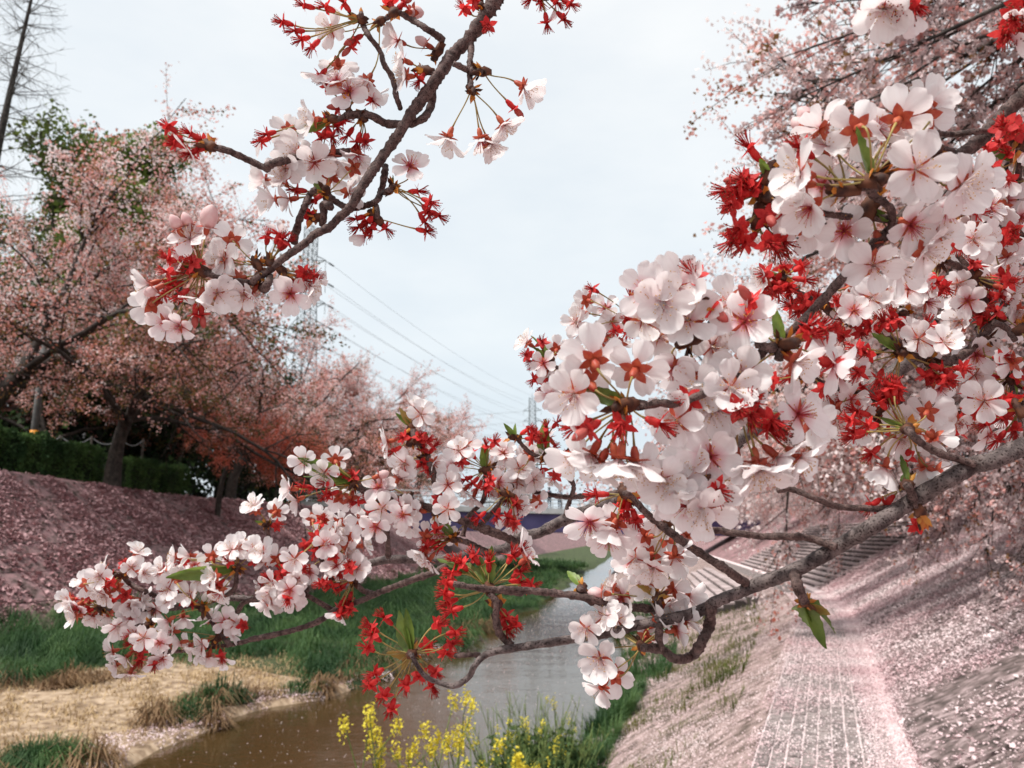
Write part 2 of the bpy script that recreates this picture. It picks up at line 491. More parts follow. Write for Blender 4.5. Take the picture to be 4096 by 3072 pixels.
# slabs on the two slopes: each its own piece with an open joint round it
def patch(us, ue, sa, sb, lift, thick, n=1):
    """a slab lying on the ground between four edges"""
    V, F = [], []
    for zoff in (lift, lift - thick):
        for (u, s) in ((us, sa), (ue, sa), (ue, sb), (us, sb)):
            V.append(P(u, s, float(hgt(u, s)) + zoff))
    F = [(3, 2, 1, 0), (4, 5, 6, 7), (0, 1, 5, 4), (1, 2, 6, 5), (2, 3, 7, 6), (3, 0, 4, 7)]
    return V, F
def pave(parent_name, u0, u1, du, s_edges, mat, gap, name='slab', stagger=True):
    parent = bpy.data.objects[parent_name]
    for r in range(len(s_edges) - 1):
        off = (du * .5 if (r % 2 and stagger) else 0)
        u = u0 - off
        while u < u1:
            lift = .035 + rng.uniform(-.012, .015)
            V, F = patch(u + gap, u + du - gap, s_edges[r] + gap, s_edges[r + 1] - gap, lift, .06)
            link(name, mesh(name, V, F, mat, smooth=False), parent)
            u += du
pave('right_slope', 2.0, 23.4, 1.95, [.47, 1.6, 2.7, 3.85, 5.0, 6.1, 7.3], M['slab_r'], .025)
pave('left_slope', 9.0, 58.0, 2.3, [-23.9, -23.0, -22.1, -21.2, -20.3, -19.4, -18.6], M['slab'], .03)

# brick path: nine courses of bricks, petals lying in the joints
path = bpy.data.objects['footpath']
bw, bl = (S_PR - S_PL - .2) / 8, .30
proto = {}
rows = 0
far_V, far_F = [], []
count = 0
u = 3.2
while u < 60.0:
    for c in range(8):
        s0 = S_PL + .08 + c * bw
        uu = u + (bl * .5 if c % 2 else 0)
        lift = .004 + rng.uniform(-.006, .005)
        V, F = [], []
        g = .008; gu = .016; s0 += rng.uniform(-.004, .004); uu += rng.uniform(-.012, .012)
        for zo in (lift, lift - .05):
            for (a, s) in ((uu + gu, s0 + g), (uu + bl - gu, s0 + g), (uu + bl - gu, s0 + bw - g), (uu + gu, s0 + bw - g)):
                V.append(P(a, s, 1.6 + zo))
        F = [(3, 2, 1, 0), (0, 1, 5, 4), (1, 2, 6, 5), (2, 3, 7, 6), (3, 0, 4, 7)]
        if count < 296:
            link('brick', mesh('brick', V, F, M['brick'], smooth=False), path)
        else:
            bb = len(far_V); far_V += V; far_F += [tuple(i + bb for i in f) for f in F]
        count += 1
    u += bl
far = link('brickwork', mesh('brickwork', far_V, far_F, M['brick'], smooth=False), path)
far["kind"] = "stuff"
for side in (1,):
    u = 2.0
    while u < 24:
        s0 = S_PL - .03 if side == 0 else S_PR - .11
        V, F = patch(u + .006, u + .594, s0, s0 + .105, 0, .1)
        V = [Vector((v.x, v.y, 1.6 + (.02 if i < 4 else -.1))) for i, v in enumerate(V)]
        link('kerb_stone', mesh('kerb_stone', V, F, M['kerb'], smooth=False), path)
        u += .6

# stone terrace of long steps where the right bank bends
ter = empty('stone_terrace', P(34, 2, 1.6))
tag(ter, 'long stepped grey stone terrace on the bank between footpath and bridge', 'steps')
def step(sa, sb, ztop, u0, u1, zlow):
    V, F = [], []
    us = np.linspace(u0, u1, 12)
    for u in us:
        for (s, z) in ((sa, zlow), (sa, ztop), (sb, ztop), (sb, zlow)):
            V.append(P(u, s, z) - ter.location)
    for i in range(len(us) - 1):
        for k in range(3):
            F.append((i * 4 + k, i * 4 + k + 1, (i + 1) * 4 + k + 1, (i + 1) * 4 + k))
    F.append((3, 2, 1, 0)); e = (len(us) - 1) * 4; F.append((e, e + 1, e + 2, e + 3))
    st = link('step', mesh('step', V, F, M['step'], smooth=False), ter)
    V, F = [], []
    lip = .025 if sb > sa else -.025
    for u in us:
        for (s, z) in ((sa - lip, ztop + .003), (sa - lip, ztop + .055), (sb, ztop + .055), (sb, ztop + .003)):
            V.append(P(u, s, z) - ter.location)
    for i in range(len(us) - 1):
        for k in range(4):
            F.append((i * 4 + k, i * 4 + (k + 1) % 4, (i + 1) * 4 + (k + 1) % 4, (i + 1) * 4 + k))
    F.append((3, 2, 1, 0)); F.append((e, e + 1, e + 2, e + 3))
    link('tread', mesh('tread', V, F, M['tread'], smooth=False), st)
M['step'] = mat_noise('step_riser_shaded', (.05, .042, .038), (.11, .09, .085), 1.4, .9, detail=9, bump=.3)  # shade on the risers painted in: stone coloured darker than the treads
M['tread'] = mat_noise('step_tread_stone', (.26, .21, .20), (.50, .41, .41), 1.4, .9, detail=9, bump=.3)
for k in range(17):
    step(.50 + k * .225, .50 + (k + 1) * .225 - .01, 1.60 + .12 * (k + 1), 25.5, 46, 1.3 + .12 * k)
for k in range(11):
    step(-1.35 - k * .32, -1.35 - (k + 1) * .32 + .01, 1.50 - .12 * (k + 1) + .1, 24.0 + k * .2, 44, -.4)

# petals lying on the ground (nobody could count them)
_LAT = nrng.random((97, 89))
def vnoise(u, s, cell):
    """smooth lattice noise 0..1"""
    a, b = u / cell, s / cell
    i, j = np.floor(a).astype(int), np.floor(b).astype(int)
    f, g = a - i, b - j
    f, g = f * f * (3 - 2 * f), g * g * (3 - 2 * g)
    L4 = lambda p, q: _LAT[p % 97, q % 89]
    return (L4(i, j) * (1 - f) + L4(i + 1, j) * f) * (1 - g) + (L4(i, j + 1) * (1 - f) + L4(i + 1, j + 1) * f) * g
def scatter(name, n, u0, u1, s0, s1, size, mat, upow=1.0, clump=.55, lift=.012, zf=None, grow=.0):
    un = nrng.random(int(n * 2.6)) ** upow
    u = u0 + (u1 - u0) * un
    s = (s0(u) if callable(s0) else s0) * (1 - (q := nrng.random(len(u)))) + (s1(u) if callable(s1) else s1) * q
    # keep more petals where low frequency drifts gather them
    d = .45 * vnoise(u, s, 1.3) + .33 * vnoise(u + 31, s, .42) + .22 * vnoise(u, s + 17, .16)
    keep = nrng.random(len(u)) < (1 - clump) + clump * np.clip((d - .30) / .36, 0, 1)
    u, s = u[keep][:n], s[keep][:n]
    z = (hgt(u, s) if zf is None else np.full(len(u), zf)) + lift + nrng.random(len(u)) * .02
    C = PA(u, s, z)
    sz = size * (.7 + .6 * nrng.random(len(u))) * (1 + grow * np.maximum(0, u - u0))
    Q = rand_quads(C, sz, normal=(0, 0, 1.0), spread=.38, aspect=.75)
    o = link(name, quad_mesh(name, Q, mat))
    return tag(o, 'pale pink fallen cherry petals strewn on the ' + {'fallen_petals': 'ground'}.get(name, 'ground'), 'petals', kind='stuff')
PET = [
    ('brick footpath and its kerbs', 46000, 2.5, 24, S_PL, S_PR, .015, M['fallen'], 1.5, .85, .016, 1.605, .04),
    ('footpath edge below the right slope', 32000, 2.5, 24, .16, .56, .016, M['fallen'], 1.5, .1, .03, None, .03),
    ('earth verge beside the river', 42000, 2.5, 34, lambda u: er(u) + .3, S_PL, .014, M['fallen'], 1.4, .8, .02, None, .03),
    ('slabs of the right slope nearest the brick path', 24000, 1.5, 9.5, .42, 7.4, .020, M['fallen'], .9, .97, .055, None, .02),
    ('slabs of the right slope', 110000, 8, 26, .42, 7.4, .024, M['fallen'], 1.0, .88, .055, None, .06),
    ('left slope in thick mauve drifts', 15000, 8, 50, -18.55, -23.95, .13, M['fallen_l'], 1.2, 1.0, .06, None, .012),
    ('slabs of the left slope', 60000, 8, 62, -18.55, -23.95, .055, M['fallen_l'], 1.2, .95, .06, None, .012),
    ('right slope in thick flakes', 7000, 1.5, 18, .42, 7.4, .042, M['fallen'], 1.3, 1.0, .055, None, .02),
    ('steps of the stone terrace', 9000, 24, 46, .7, 7.4, .03, M['fallen'], 1.0, .4, .25, None, .01),
    ('brown river water', 3600, 3, 50, -9.3, lambda u: er(u) - .5, .017, M['fallen'], 1.3, 1.0, .001, .002, .02),
    ('bank of dry grass by the water', 15000, 4, 26, lambda u: wl_edge(u) - .7, lambda u: wl_edge(u) + .12, .03, M['fallen'], 1.0, .3, .02, None, .02),
]
for (where, n, u0, u1, s0, s1, sz, mt, up, cl, lf, zf, gr) in PET:
    o = scatter('fallen_petals', n, u0, u1, s0, s1, sz, mt, up, cl, lf, zf, gr)
    o["label"] = 'pale pink fallen petals strewn over the ' + where

# ------------------------------------------------------------------ grass
def blades(u, s, h, w, lean=.5, base_z=None, arch=.5, off=None):
    """curved grass blades, two quads each"""
    n = len(u)
    z = hgt(u, s) if base_z is None else base_z
    C = PA(u, s, z - .03)
    az = nrng.random(n) * 2 * np.pi
    if off is not None:      # blades of a tussock fall outwards from its middle
        hd = np.interp(u, _U, _H)
        ox = np.sin(hd) * off[0] + np.cos(hd) * off[1]; oy = np.cos(hd) * off[0] - np.sin(hd) * off[1]
        az = np.arctan2(oy, ox) + nrng.normal(size=n) * .55
        rr = np.hypot(off[0], off[1]) / off[2]
        h = h * np.clip(1.15 - .28 * rr, .35, 1.2)
    d = np.stack([np.cos(az), np.sin(az), np.zeros(n)], 1)
    side = np.stack([-np.sin(az), np.cos(az), np.zeros(n)], 1) * (w * (.6 + .8 * nrng.random(n)))[:, None] * .5
    hh = (h * (.55 + .7 * nrng.random(n)))[:, None]
    ln = (lean * (nrng.random(n) ** .7))[:, None]
    up = np.array([0, 0, 1.0])
    p1 = C + up * hh * .6 + d * hh * ln * .35
    p2 = C + up * hh * (1 - ln * arch) + d * hh * ln * 1.1
    q1 = np.stack([C - side, C + side, p1 + side * .8, p1 - side * .8], 1)
    q2 = np.stack([p1 - side * .8, p1 + side * .8, p2 + side * .12, p2 - side * .12], 1)
    return np.concatenate([q1, q2], 0)
M['grass'] = mat_noise('spring_grass', (.020, .058, .020), (.105, .185, .06), .9, .6, detail=8, translucent=.3, c3=(.045, .105, .032))
M['grass_r'] = mat_noise('verge_grass', (.06, .09, .018), (.17, .17, .045), 1.2, .65, detail=5, translucent=.25)
M['straw'] = mat_noise('dry_straw', (.30, .20, .10), (.58, .43, .25), 2.5, .8, detail=5, translucent=.15)
M['straw_dark'] = mat_noise('withered_straw', (.13, .075, .04), (.30, .19, .10), 2.5, .8, translucent=.1)
def clumped(n, u0, u1, s0, s1, k, spread):
    """points gathered in k tussocks"""
    cu = u0 + (u1 - u0) * nrng.random(k); cs_ = nrng.random(k)
    idx = nrng.integers(0, k, n)
    u = cu[idx] + nrng.normal(size=n) * spread
    lo = s0(u) if callable(s0) else np.full(n, s0); hi = s1(u) if callable(s1) else np.full(n, s1)
    s = lo + (hi - lo) * cs_[idx] + nrng.normal(size=n) * spread
    s2 = np.clip(s, np.minimum(lo, hi), np.maximum(lo, hi))
    clumped.off = (u - cu[idx], s - (lo + (hi - lo) * cs_[idx]), spread)
    return u, s2
def grass(label, parts, mat, name='grass'):
    Q = np.concatenate(parts, 0)
    return tag(link(name, quad_mesh(name, Q, mat)), label, 'grass', kind='stuff')
def gb(n, u0, u1, s0, s1, k, sp, h, w, lean=.6, arch=.5):
    u, s = clumped(n, u0, u1, s0, s1, k, sp)
    hv = h * (.6 + .8 * nrng.random(len(u)) ** 2) * (.75 + .5 * np.sin(u * 2.1 + s * 1.7) ** 2)
    return blades(u, s, hv, np.full(len(u), w), lean, arch=arch, off=clumped.off)
grass('lush dark green grass along the foot of the left slope', [
    gb(46000, 4, 20, -18.9, -14.6, 46, .40, .62, .013, 1.5, .85),
    gb(60000, 15, 46, -18.9, -10.4, 150, .42, .58, .018, 1.5, .85),
    gb(12000, 44, 85, -18.9, -10.2, 160, .5, .6, .05, .9, .55),
    gb(14000, 15, 46, lambda u: wl_edge(u) - 1.4, lambda u: wl_edge(u) - .1, 50, .32, .55, .018, 1.5, .9)], M['grass'])
grass('green tussocks overhanging the water beside dry grass', [
    gb(5200, 5.8, 7.4, lambda u: wl_edge(u) - 1.6, lambda u: wl_edge(u) - .4, 3, .24, .62, .012, 1.5, .8),
    gb(2600, 8.0, 8.8, lambda u: wl_edge(u) - 1.0, lambda u: wl_edge(u) - .4, 2, .18, .46, .012, 1.4, .8),
    gb(2600, 11, 16, lambda u: wl_edge(u) - 1.0, lambda u: wl_edge(u) - .1, 9, .22, .4, .02, 1.0, .7)], M['grass'])
grass('pale dry grass lying on the low river bank', [
    gb(15000, 4, 17, -14.6, lambda u: wl_edge(u) - .3, 400, .5, .16, .02, 1.6, .85)], M['straw'])
grass('withered brown grass drooping at the water edge', [
    gb(7600, 6, 30, lambda u: wl_edge(u) - .9, lambda u: wl_edge(u) + .1, 40, .2, .42, .02, 1.3, .9),
    gb(2600, 8, 14, -15.0, -13.6, 12, .3, .3, .02, 1.2, .8)], M['straw_dark'])
grass('yellowish green grass growing along the petal-strewn verge', [
    gb(7000, 5, 24, lambda u: er(u) * .75 + S_PL * .25, lambda u: er(u) * .15 + S_PL * .85, 70, .20, .16, .008, .8),
    gb(5000, 12, 30, lambda u: er(u) * .9 + S_PL * .1, lambda u: er(u) * .2 + S_PL * .8, 60, .3, .2, .014, .8),
    gb(1500, 6, 22, 1.0, 6.5, 26, .12, .14, .009, .8)], M['grass_r'])
grass('green grass clumps at the right water edge', [
    gb(5200, 10.5, 16, lambda u: er(u) - .1, lambda u: er(u) * .82 + S_PL * .18, 16, .22, .42, .013, .8),
    gb(5000, 16, 34, lambda u: er(u) - .1, lambda u: er(u) * .7 + S_PL * .3, 40, .3, .42, .02, .8)], M['grass'])
# ------------------------------------------------------------------ trees
UP = Vector((0, 0, 1))
def rvec(r):
    return Vector((r.gauss(0, 1), r.gauss(0, 1), r.gauss(0, 1)))
def walk(r, p, d, length, step, droop, wob, r0, r1):
    pts, rad = [p.copy()], [r0]
    n = max(2, int(length / step))
    d = d.normalized()
    for i in range(n):
        d = (d + rvec(r) * wob + Vector((0, 0, -droop * step))).normalized()
        p = p + d * (length / n)
        pts.append(p.copy()); rad.append(r0 + (r1 - r0) * (i + 1) / n)
    return pts, rad
class Skel:
    def __init__(s):
        s.trunk = ([], []); s.wood = ([], []); s.twig = ([], []); s.clumps = []
def cherry_skeleton(seed, H=10.5, spread=6.0, lean=(0, 0), n_limb=6, n_sec=9, n_ter=9, ter_len=1.2, clump_step=.17, trunk_r=.24, up=.75, droop=.10, floor=0):
    r = random.Random(seed)
    S = Skel()
    th = H * .2
    top = Vector((lean[0] * .5, lean[1] * .5, th))
    tp, tr = catmull([Vector((0, 0, -.4)), Vector((lean[0] * .1, lean[1] * .1, th * .5)), top], [trunk_r * 1.35, trunk_r, trunk_r * .85], .35)
    tube(*S.trunk, tp, tr, 9, .16, seed, 3)
    for i in range(n_limb):
        az = 2 * math.pi * (i + r.uniform(-.3, .3)) / n_limb
        el = r.uniform(up * .45, up * 1.35)
        d = Vector((math.cos(az) * math.cos(el), math.sin(az) * math.cos(el), math.sin(el)))
        d = (d + Vector((lean[0], lean[1], 0)) * .28).normalized()
        ln = spread * r.uniform(.85, 1.2) * (1.1 if el < up else 1.0)
        lp, lr = walk(r, top - UP * r.uniform(0, th * .25), d, ln, .45, droop * r.uniform(.6, 1.4), .10, trunk_r * .42, .025)
        tube(*S.wood, lp, lr, 6, .12, seed, 2)
        for j in range(n_sec):
            t = r.uniform(.22, 1.0)
            k = min(len(lp) - 2, int(t * (len(lp) - 1)))
            base = lp[k]; ld = (lp[k + 1] - lp[k]).normalized()
            sd = (ld * .7 + rvec(r) * .55 + UP * .12).normalized()
            sl = spread * r.uniform(.28, .5) * (1.15 - .45 * t)
            sp, sr = walk(r, base, sd, sl, .35, droop * 1.3, .14, lr[k] * .55 + .006, .010)
            tube(*S.wood, sp, sr, 4, 0, 0, 1)
            for q in range(n_ter):
                t2 = r.uniform(.15, 1.0)
                k2 = min(len(sp) - 2, int(t2 * (len(sp) - 1)))
                sd2 = ((sp[k2 + 1] - sp[k2]).normalized() * .6 + rvec(r) * .5 + UP * .08).normalized()
                tl = ter_len * r.uniform(.5, 1.3)
                qp, qr = walk(r, sp[k2], sd2, tl, .3, droop * 1.5, .15, .009, .004)
                tube(*S.twig, qp, qr, 3, 0, 0, 1, cap=False)
                tone = r.random()
                m = max(2, int(tl / clump_step))
                for c in range(m):
                    f = (c + 1) / m * (len(qp) - 1)
                    i0 = min(len(qp) - 2, int(f))
                    S.clumps.append((*qp[i0].lerp(qp[i0 + 1], f - i0), tone))
    S.clumps = np.array(S.clumps)
    if floor: S.clumps = S.clumps[S.clumps[:, 2] > floor + nrng.random(len(S.clumps)) * .8]
    return S
def crown_mesh(name, clumps, k, rc, size, mats, weights, low=0.0):
    n = len(clumps)
    C = np.repeat(clumps[:, :3], k, axis=0) + nrng.normal(size=(n * k, 3)) * rc
    zz = clumps[:, 2]; zz = (zz - zz.min()) / (zz.max() - zz.min())
    tone = np.repeat(clumps[:, 3] * .5 + low * np.minimum(zz, .5), k) + nrng.random(n * k) * .35
    cum = np.cumsum(weights)
    order = np.argsort(np.argsort(tone)) / (n * k)
    mi = np.searchsorted(cum, order * cum[-1])
    Q = rand_quads(C, size * (.6 + .8 * nrng.random(n * k)))
    return quad_mesh(name, Q, mats, np.clip(mi, 0, len(mats) - 1))
def bl(name, c1, c2, tl=.3, sc=1.2):
    return mat_noise(name, c1, c2, sc, .75, detail=2, translucent=tl)
M['b_pink'] = bl('blossom_pink', (.70, .31, .28), (.88, .56, .52), .4)
M['b_pale'] = bl('blossom_pale', (.82, .68, .67), (.92, .82, .81), .4)
M['b_rose'] = bl('blossom_rose', (.54, .17, .12), (.66, .30, .22), .4)
M['b_bronze'] = bl('bronze_young_leaf', (.16, .08, .03), (.28, .15, .05), .35)
M['b_sky'] = bl('blossom_shell_pink', (.56, .43, .43), (.74, .60, .59), .22)
M['b_red'] = bl('red_young_leaf', (.74, .15, .09), (.85, .30, .20), .5)
M['b_green'] = bl('dull_green_leaf', (.05, .06, .018), (.12, .12, .035))
M['broad'] = bl('broadleaf_green', (.07, .115, .022), (.22, .27, .06), .4, .35)
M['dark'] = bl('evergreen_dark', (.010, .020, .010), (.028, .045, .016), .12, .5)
M['hedge'] = bl('hedge_leaf', (.03, .075, .025), (.10, .18, .05), .3, 1.0)

def tree(name, S, crown_me, loc, rz, label, cat, scale=1.0, group=None, trunk_mat=None, cache={}):
    root = empty(name, loc)
    root.rotation_euler = (0, 0, rz); root.scale = (scale,) * 3
    tag(root, label, cat, group)
    key = id(S)
    if key not in cache:
        tm = trunk_mat or M['trunk']
        cache[key] = (mesh('trunk', *S.trunk, tm), mesh('limbs', *S.wood, tm), mesh('twigs', *S.twig, tm) if S.twig[0] else None)
    a, b_, c = cache[key]
    link('trunk', a, root); link('limbs', b_, root)
    if c: link('twigs', c, root)['kind'] = 'stuff'
    link('crown', crown_me, root)
    return root

# left bank: cherries that lean out over the slope (rotated so that +x local is towards the river)
SA = cherry_skeleton(3, 13.5, 8.0, (1.6, 0), 8, 11, 11, 1.45, up=.95, droop=.085, trunk_r=.26, floor=1.6)
SB = cherry_skeleton(8, 13.0, 7.8, (1.8, 0), 8, 11, 11, 1.4, up=1.0, droop=.085, trunk_r=.26, floor=1.9)
SD = cherry_skeleton(21, 12.0, 7.0, (1.2, 0), 7, 10, 10, 1.3, up=.95, droop=.08)
mats_l = [M['b_green'], M['b_bronze'], M['b_rose'], M['b_pink'], M['b_pale']]
CA = crown_mesh('crown', SA.clumps, 7, .10, .085, mats_l, (.10, .16, .13, .38, .23), .6)
CB = crown_mesh('crown', SB.clumps, 7, .10, .085, mats_l, (.09, .15, .13, .40, .23), .6)
CD = crown_mesh('crown', SD.clumps, 7, .11, .095, mats_l, (.06, .12, .15, .47, .20), .6)
def tz(u, s): return float(hgt(u, s))
LT = [  # u, s, skeleton, crown, turn, scale, label
    (20.5, -27.6, SB, CB, .9, 1.42, 'tall pink cherry tree whose trunk stands left of the utility pole'),
    (27.0, -24.4, SA, CA, -.5, 1.0, 'pink cherry tree rooted between the two clipped hedges'),
    (31.5, -30.5, SB, CB, 2.4, 1.0, 'large pink cherry tree behind the hedge and the chain'),
    (38.0, -25.4, SD, CD, .5, 1.05, 'pink cherry tree behind the reddish young-leaved tree'),
    (45.0, -25.2, SA, CA, 1.4, .95, 'rosy cherry tree in front of the near lattice pylon'),
    (53.0, -25.8, SB, CB, -.6, 1.0, 'pink cherry tree standing just past the near lattice pylon'),
    (64.0, -26.5, SD, CD, 1.9, 1.05, 'pink cherry tree at the left end of the bridge'),
    (80.0, -27.0, SA, CA, 3.0, 1.0, 'distant pink cherry tree beyond the left end of the bridge'),
    (104.0, -27.0, SB, CB, .3, 1.0, 'farthest cherry tree of the row on the left bank'),
]
for (u, s, sk, cr, tn, sc_, lb) in LT:
    p = P(u, s, tz(u, s))
    tree('cherry_tree', sk, cr, p, -float(np.interp(u, _U, _H)) + (tn if abs(tn) > 1 else tn), lb, 'cherry tree', sc_, 'cherry trees along the left bank')
SR = cherry_skeleton(31, 19.0, 3.8, (1.6, 1.0), 8, 10, 11, .9, up=.42, droop=.16, trunk_r=.12)
CR = crown_mesh('crown', SR.clumps, 9, .09, .075, [M['b_bronze'], M['b_red'], M['b_rose'], M['b_pink']], (.12, .62, .16, .10))
p = P(32.5, -22.9, tz(32.5, -22.9))
tree('red_leaved_tree', SR, CR, p, -.45, 'low tree with orange red young leaves leaning over the left slope', 'tree', .85)

# right bank: white-pink cherries arching low over the slope
SE = cherry_skeleton(44, 9.0, 7.4, (-3.2, 0), 9, 11, 12, 1.3, up=.60, droop=.13)
SF = cherry_skeleton(57, 9.0, 7.0, (-3.4, 0), 9, 11, 11, 1.3, up=.55, droop=.14)
mats_r = [M['b_bronze'], M['b_rose'], M['b_pink'], M['b_pale']]
CE = crown_mesh('crown', SE.clumps, 14, .10, .068, mats_r, (.06, .07, .25, .62))
CF = crown_mesh('crown', SF.clumps, 14, .10, .068, mats_r, (.06, .07, .25, .62))
RT = [
    (15.5, 7.0, SF, CF, .2, 1.0, 'white-pink cherry tree arching over the slabs nearest the footpath'),
    (22.0, 6.9, SE, CE, -.2, 1.0, 'white-pink cherry tree just before the stone terrace'),
    (30.0, 8.0, SF, CF, .5, 1.0, 'white-pink cherry tree over the near half of the stone terrace'),
    (39.0, 8.6, SE, CE, .3, .95, 'white-pink cherry tree over the far half of the stone terrace'),
    (50.0, 9.5, SF, CF, -.4, 1.0, 'white-pink cherry tree between the stone terrace and the bridge'),
    (66.0, 10.0, SE, CE, .1, 1.05, 'white-pink cherry tree at the right end of the bridge'),
    (90.0, 10.0, SF, CF, .2, 1.05, 'distant white-pink cherry tree beyond the right end of the bridge'),
]
for (u, s, sk, cr, tn, sc_, lb) in RT:
    tree('cherry_tree', sk, cr, P(u, s, tz(u, s)), -float(np.interp(u, _U, _H)) + tn, lb, 'cherry tree', sc_, 'cherry trees along the right bank')

# overhanging cherry whose twigs reach across the upper right of the view
def overhang():
    r = random.Random(5)
    S = Skel()
    base = P(7.0, 8.2, ZTR)
    top = Vector((.1, .2, 3.0))
    tp, tr = catmull([Vector((0, 0, -.4)), Vector((-.1, .1, 1.4)), top], [.33, .26, .22], .3)
    tube(*S.trunk, tp, tr, 9, .16, 1, 3)
    ends = [(800, 5, 7.6), (775, 60, 7.2), (768, 112, 6.8), (772, 140, 7.0), (790, 95, 7.6), (830, 45, 7.9), (850, 150, 7.4), (880, 95, 7.0), (925, 30, 7.5),
            (945, 120, 7.3), (985, 70, 6.9), (1000, 190, 7.2), (900, 215, 7.6), (830, 215, 7.9), (960, 255, 7.5), (1040, 20, 7.0), (1030, 260, 8.2), (870, 20, 7.9), (1010, 330, 8.6), (920, 330, 9.0), (860, 300, 9.2), (905, 160, 7.8), (1000, 440, 9), (960, 480, 10), (900, 500, 11), (1010, 500, 8.6), (940, 535, 10.5), (868, 535, 12), (1030, 540, 8.8), (985, 560, 9.4), (822, 515, 13), (1010, 400, 9), (930, 430, 10.5), (880, 460, 12), (1020, 470, 9.6), (970, 510, 9.8), (915, 555, 10.5), (845, 500, 12.5), (790, 490, 14), (1025, 575, 8.6)]
    for i, (x, y, d) in enumerate(ends):
        e = at(x, y, d) - base
        via = at(1120 + r.uniform(-50, 40), y * .55 - 90 + r.uniform(-40, 40), d * r.uniform(.88, 1.0)) - base
        mid = at(x * .55 + 1060 * .45, y * .72 - 22 + r.uniform(-12, 12), d * .97) - base
        pts, rad = catmull([top - UP * r.uniform(0, .8), top.lerp(via, .55) + UP * .5, via, mid, e], [.085, .05, .03, .014, .004], .16)
        tube(*S.wood, pts, rad, 5, .1, i, 6)
        n = len(pts)
        for j in range(64 if i < 22 else 130):
            k = int(n * r.uniform(.36, .99)); k = min(k, n - 2)
            dd = ((pts[k + 1] - pts[k]).normalized() * .9 + rvec(r) * .38 + UP * .05).normalized()
            tl = r.uniform(.18, .62)
            qp, qr = walk(r, pts[k], dd, tl, .12, .05, .13, .0065, .0042)
            tube(*S.twig, qp, qr, 3, 0, 0, 1, cap=False)
            tone = r.random()
            for f in ((1.0,) if r.random() < .35 else (.55, 1.0) if r.random() < .7 else (.35, .7, 1.0)):
                q = qp[min(len(qp) - 1, int(f * (len(qp) - 1)))]
                S.clumps.append((*q, tone))
        S.clumps.append((*e, .5))
    S.clumps = np.array(S.clumps)
    cr = crown_mesh('crown', S.clumps, 26, .025, .040, [M['b_bronze'], M['b_rose'], M['b_sky'], M['b_pink']], (.07, .03, .72, .18))
    return tree('cherry_tree', S, cr, base, 0, 'tall overhanging cherry tree with fine bare twigs spread against the sky', 'cherry tree')
overhang()

# broadleaf and evergreen trees behind the left bank
def lobed_tree(name, loc, H, spread, nl, nq, size, mats, w, seed, label, crown_from=.3, trunk_r=.3):
    r = random.Random(seed)
    root = empty(name, loc); tag(root, label, 'tree')
    S = Skel()
    tp, tr = catmull([Vector((0, 0, -.3)), Vector((.2, 0, H * .35)), Vector((0, .2, H * .75))], [trunk_r * 1.3, trunk_r, trunk_r * .35], .8)
    tube(*S.trunk, tp, tr, 8, .12, seed, 1)
    C, N_ = [], []
    lobes = []
    for i in range(nl):
        f = crown_from + (1 - crown_from) * (i + .5) / nl
        wid = spread * (1.05 - abs((f - crown_from) / (1 - crown_from) - .42) ** 1.6 * 1.5)
        az = r.uniform(0, 6.28); rr = wid * math.sqrt(r.random()) * .8
        c = Vector((math.cos(az) * rr, math.sin(az) * rr, H * f))
        lr = spread * r.uniform(.24, .42)
        lobes.append((c, lr))
        lp, lrr = walk(r, Vector((0, 0, H * f * .62)), c - Vector((0, 0, H * f * .62)), (c - Vector((0, 0, H * f * .62))).length, .6, 0, .05, .08, .02)
        tube(*S.wood, lp, lrr, 4)
    per = nq // nl
    for c, lr in lobes:
        d = nrng.normal(size=(per, 3)); d /= np.linalg.norm(d, axis=1)[:, None]
        rad = lr * (.55 + .5 * nrng.random(per)) * (1 + .22 * np.sin(d[:, 0] * 7 + c.x) * np.sin(d[:, 1] * 6 + c.y) + .12 * np.sin(d[:, 2] * 11))
        C.append(np.array(c) + d * rad[:, None] * np.array([1, 1, .75])); N_.append(d)
    C = np.concatenate(C); N_ = np.concatenate(N_)
    Q = rand_quads(C, size * (.6 + .8 * nrng.random(len(C))), normal=N_, spread=.7)
    mi = np.searchsorted(np.cumsum(w), nrng.random(len(C)) * sum(w))
    link('trunk', mesh('trunk', *S.trunk, M['trunk']), root)
    link('limbs', mesh('limbs', *S.wood, M['trunk']), root)
    link('crown', quad_mesh('crown', Q, mats, np.clip(mi, 0, len(mats) - 1)), root)
    return root
def gnd(px, d, z=None):
    """point on the left bank top below a photo column at depth d"""
    v = at(px, 535, d / math.cos(PITCH))
    return Vector((v.x, v.y, 5.0 if z is None else z))
lobed_tree('broadleaf_tree', gnd(112, 46), 23.4, 5.6, 26, 30000, .30, [M['broad'], M['b_green']], (.85, .15), 4, 'tall fresh green broadleaf tree rising behind the pink cherries', .42, .4)
lobed_tree('broadleaf_tree', gnd(20, 50), 25.5, 7.0, 22, 22000, .32, [M['broad'], M['b_green']], (.6, .4), 14, 'olive green broadleaf tree behind the bare conifer', .45, .4)
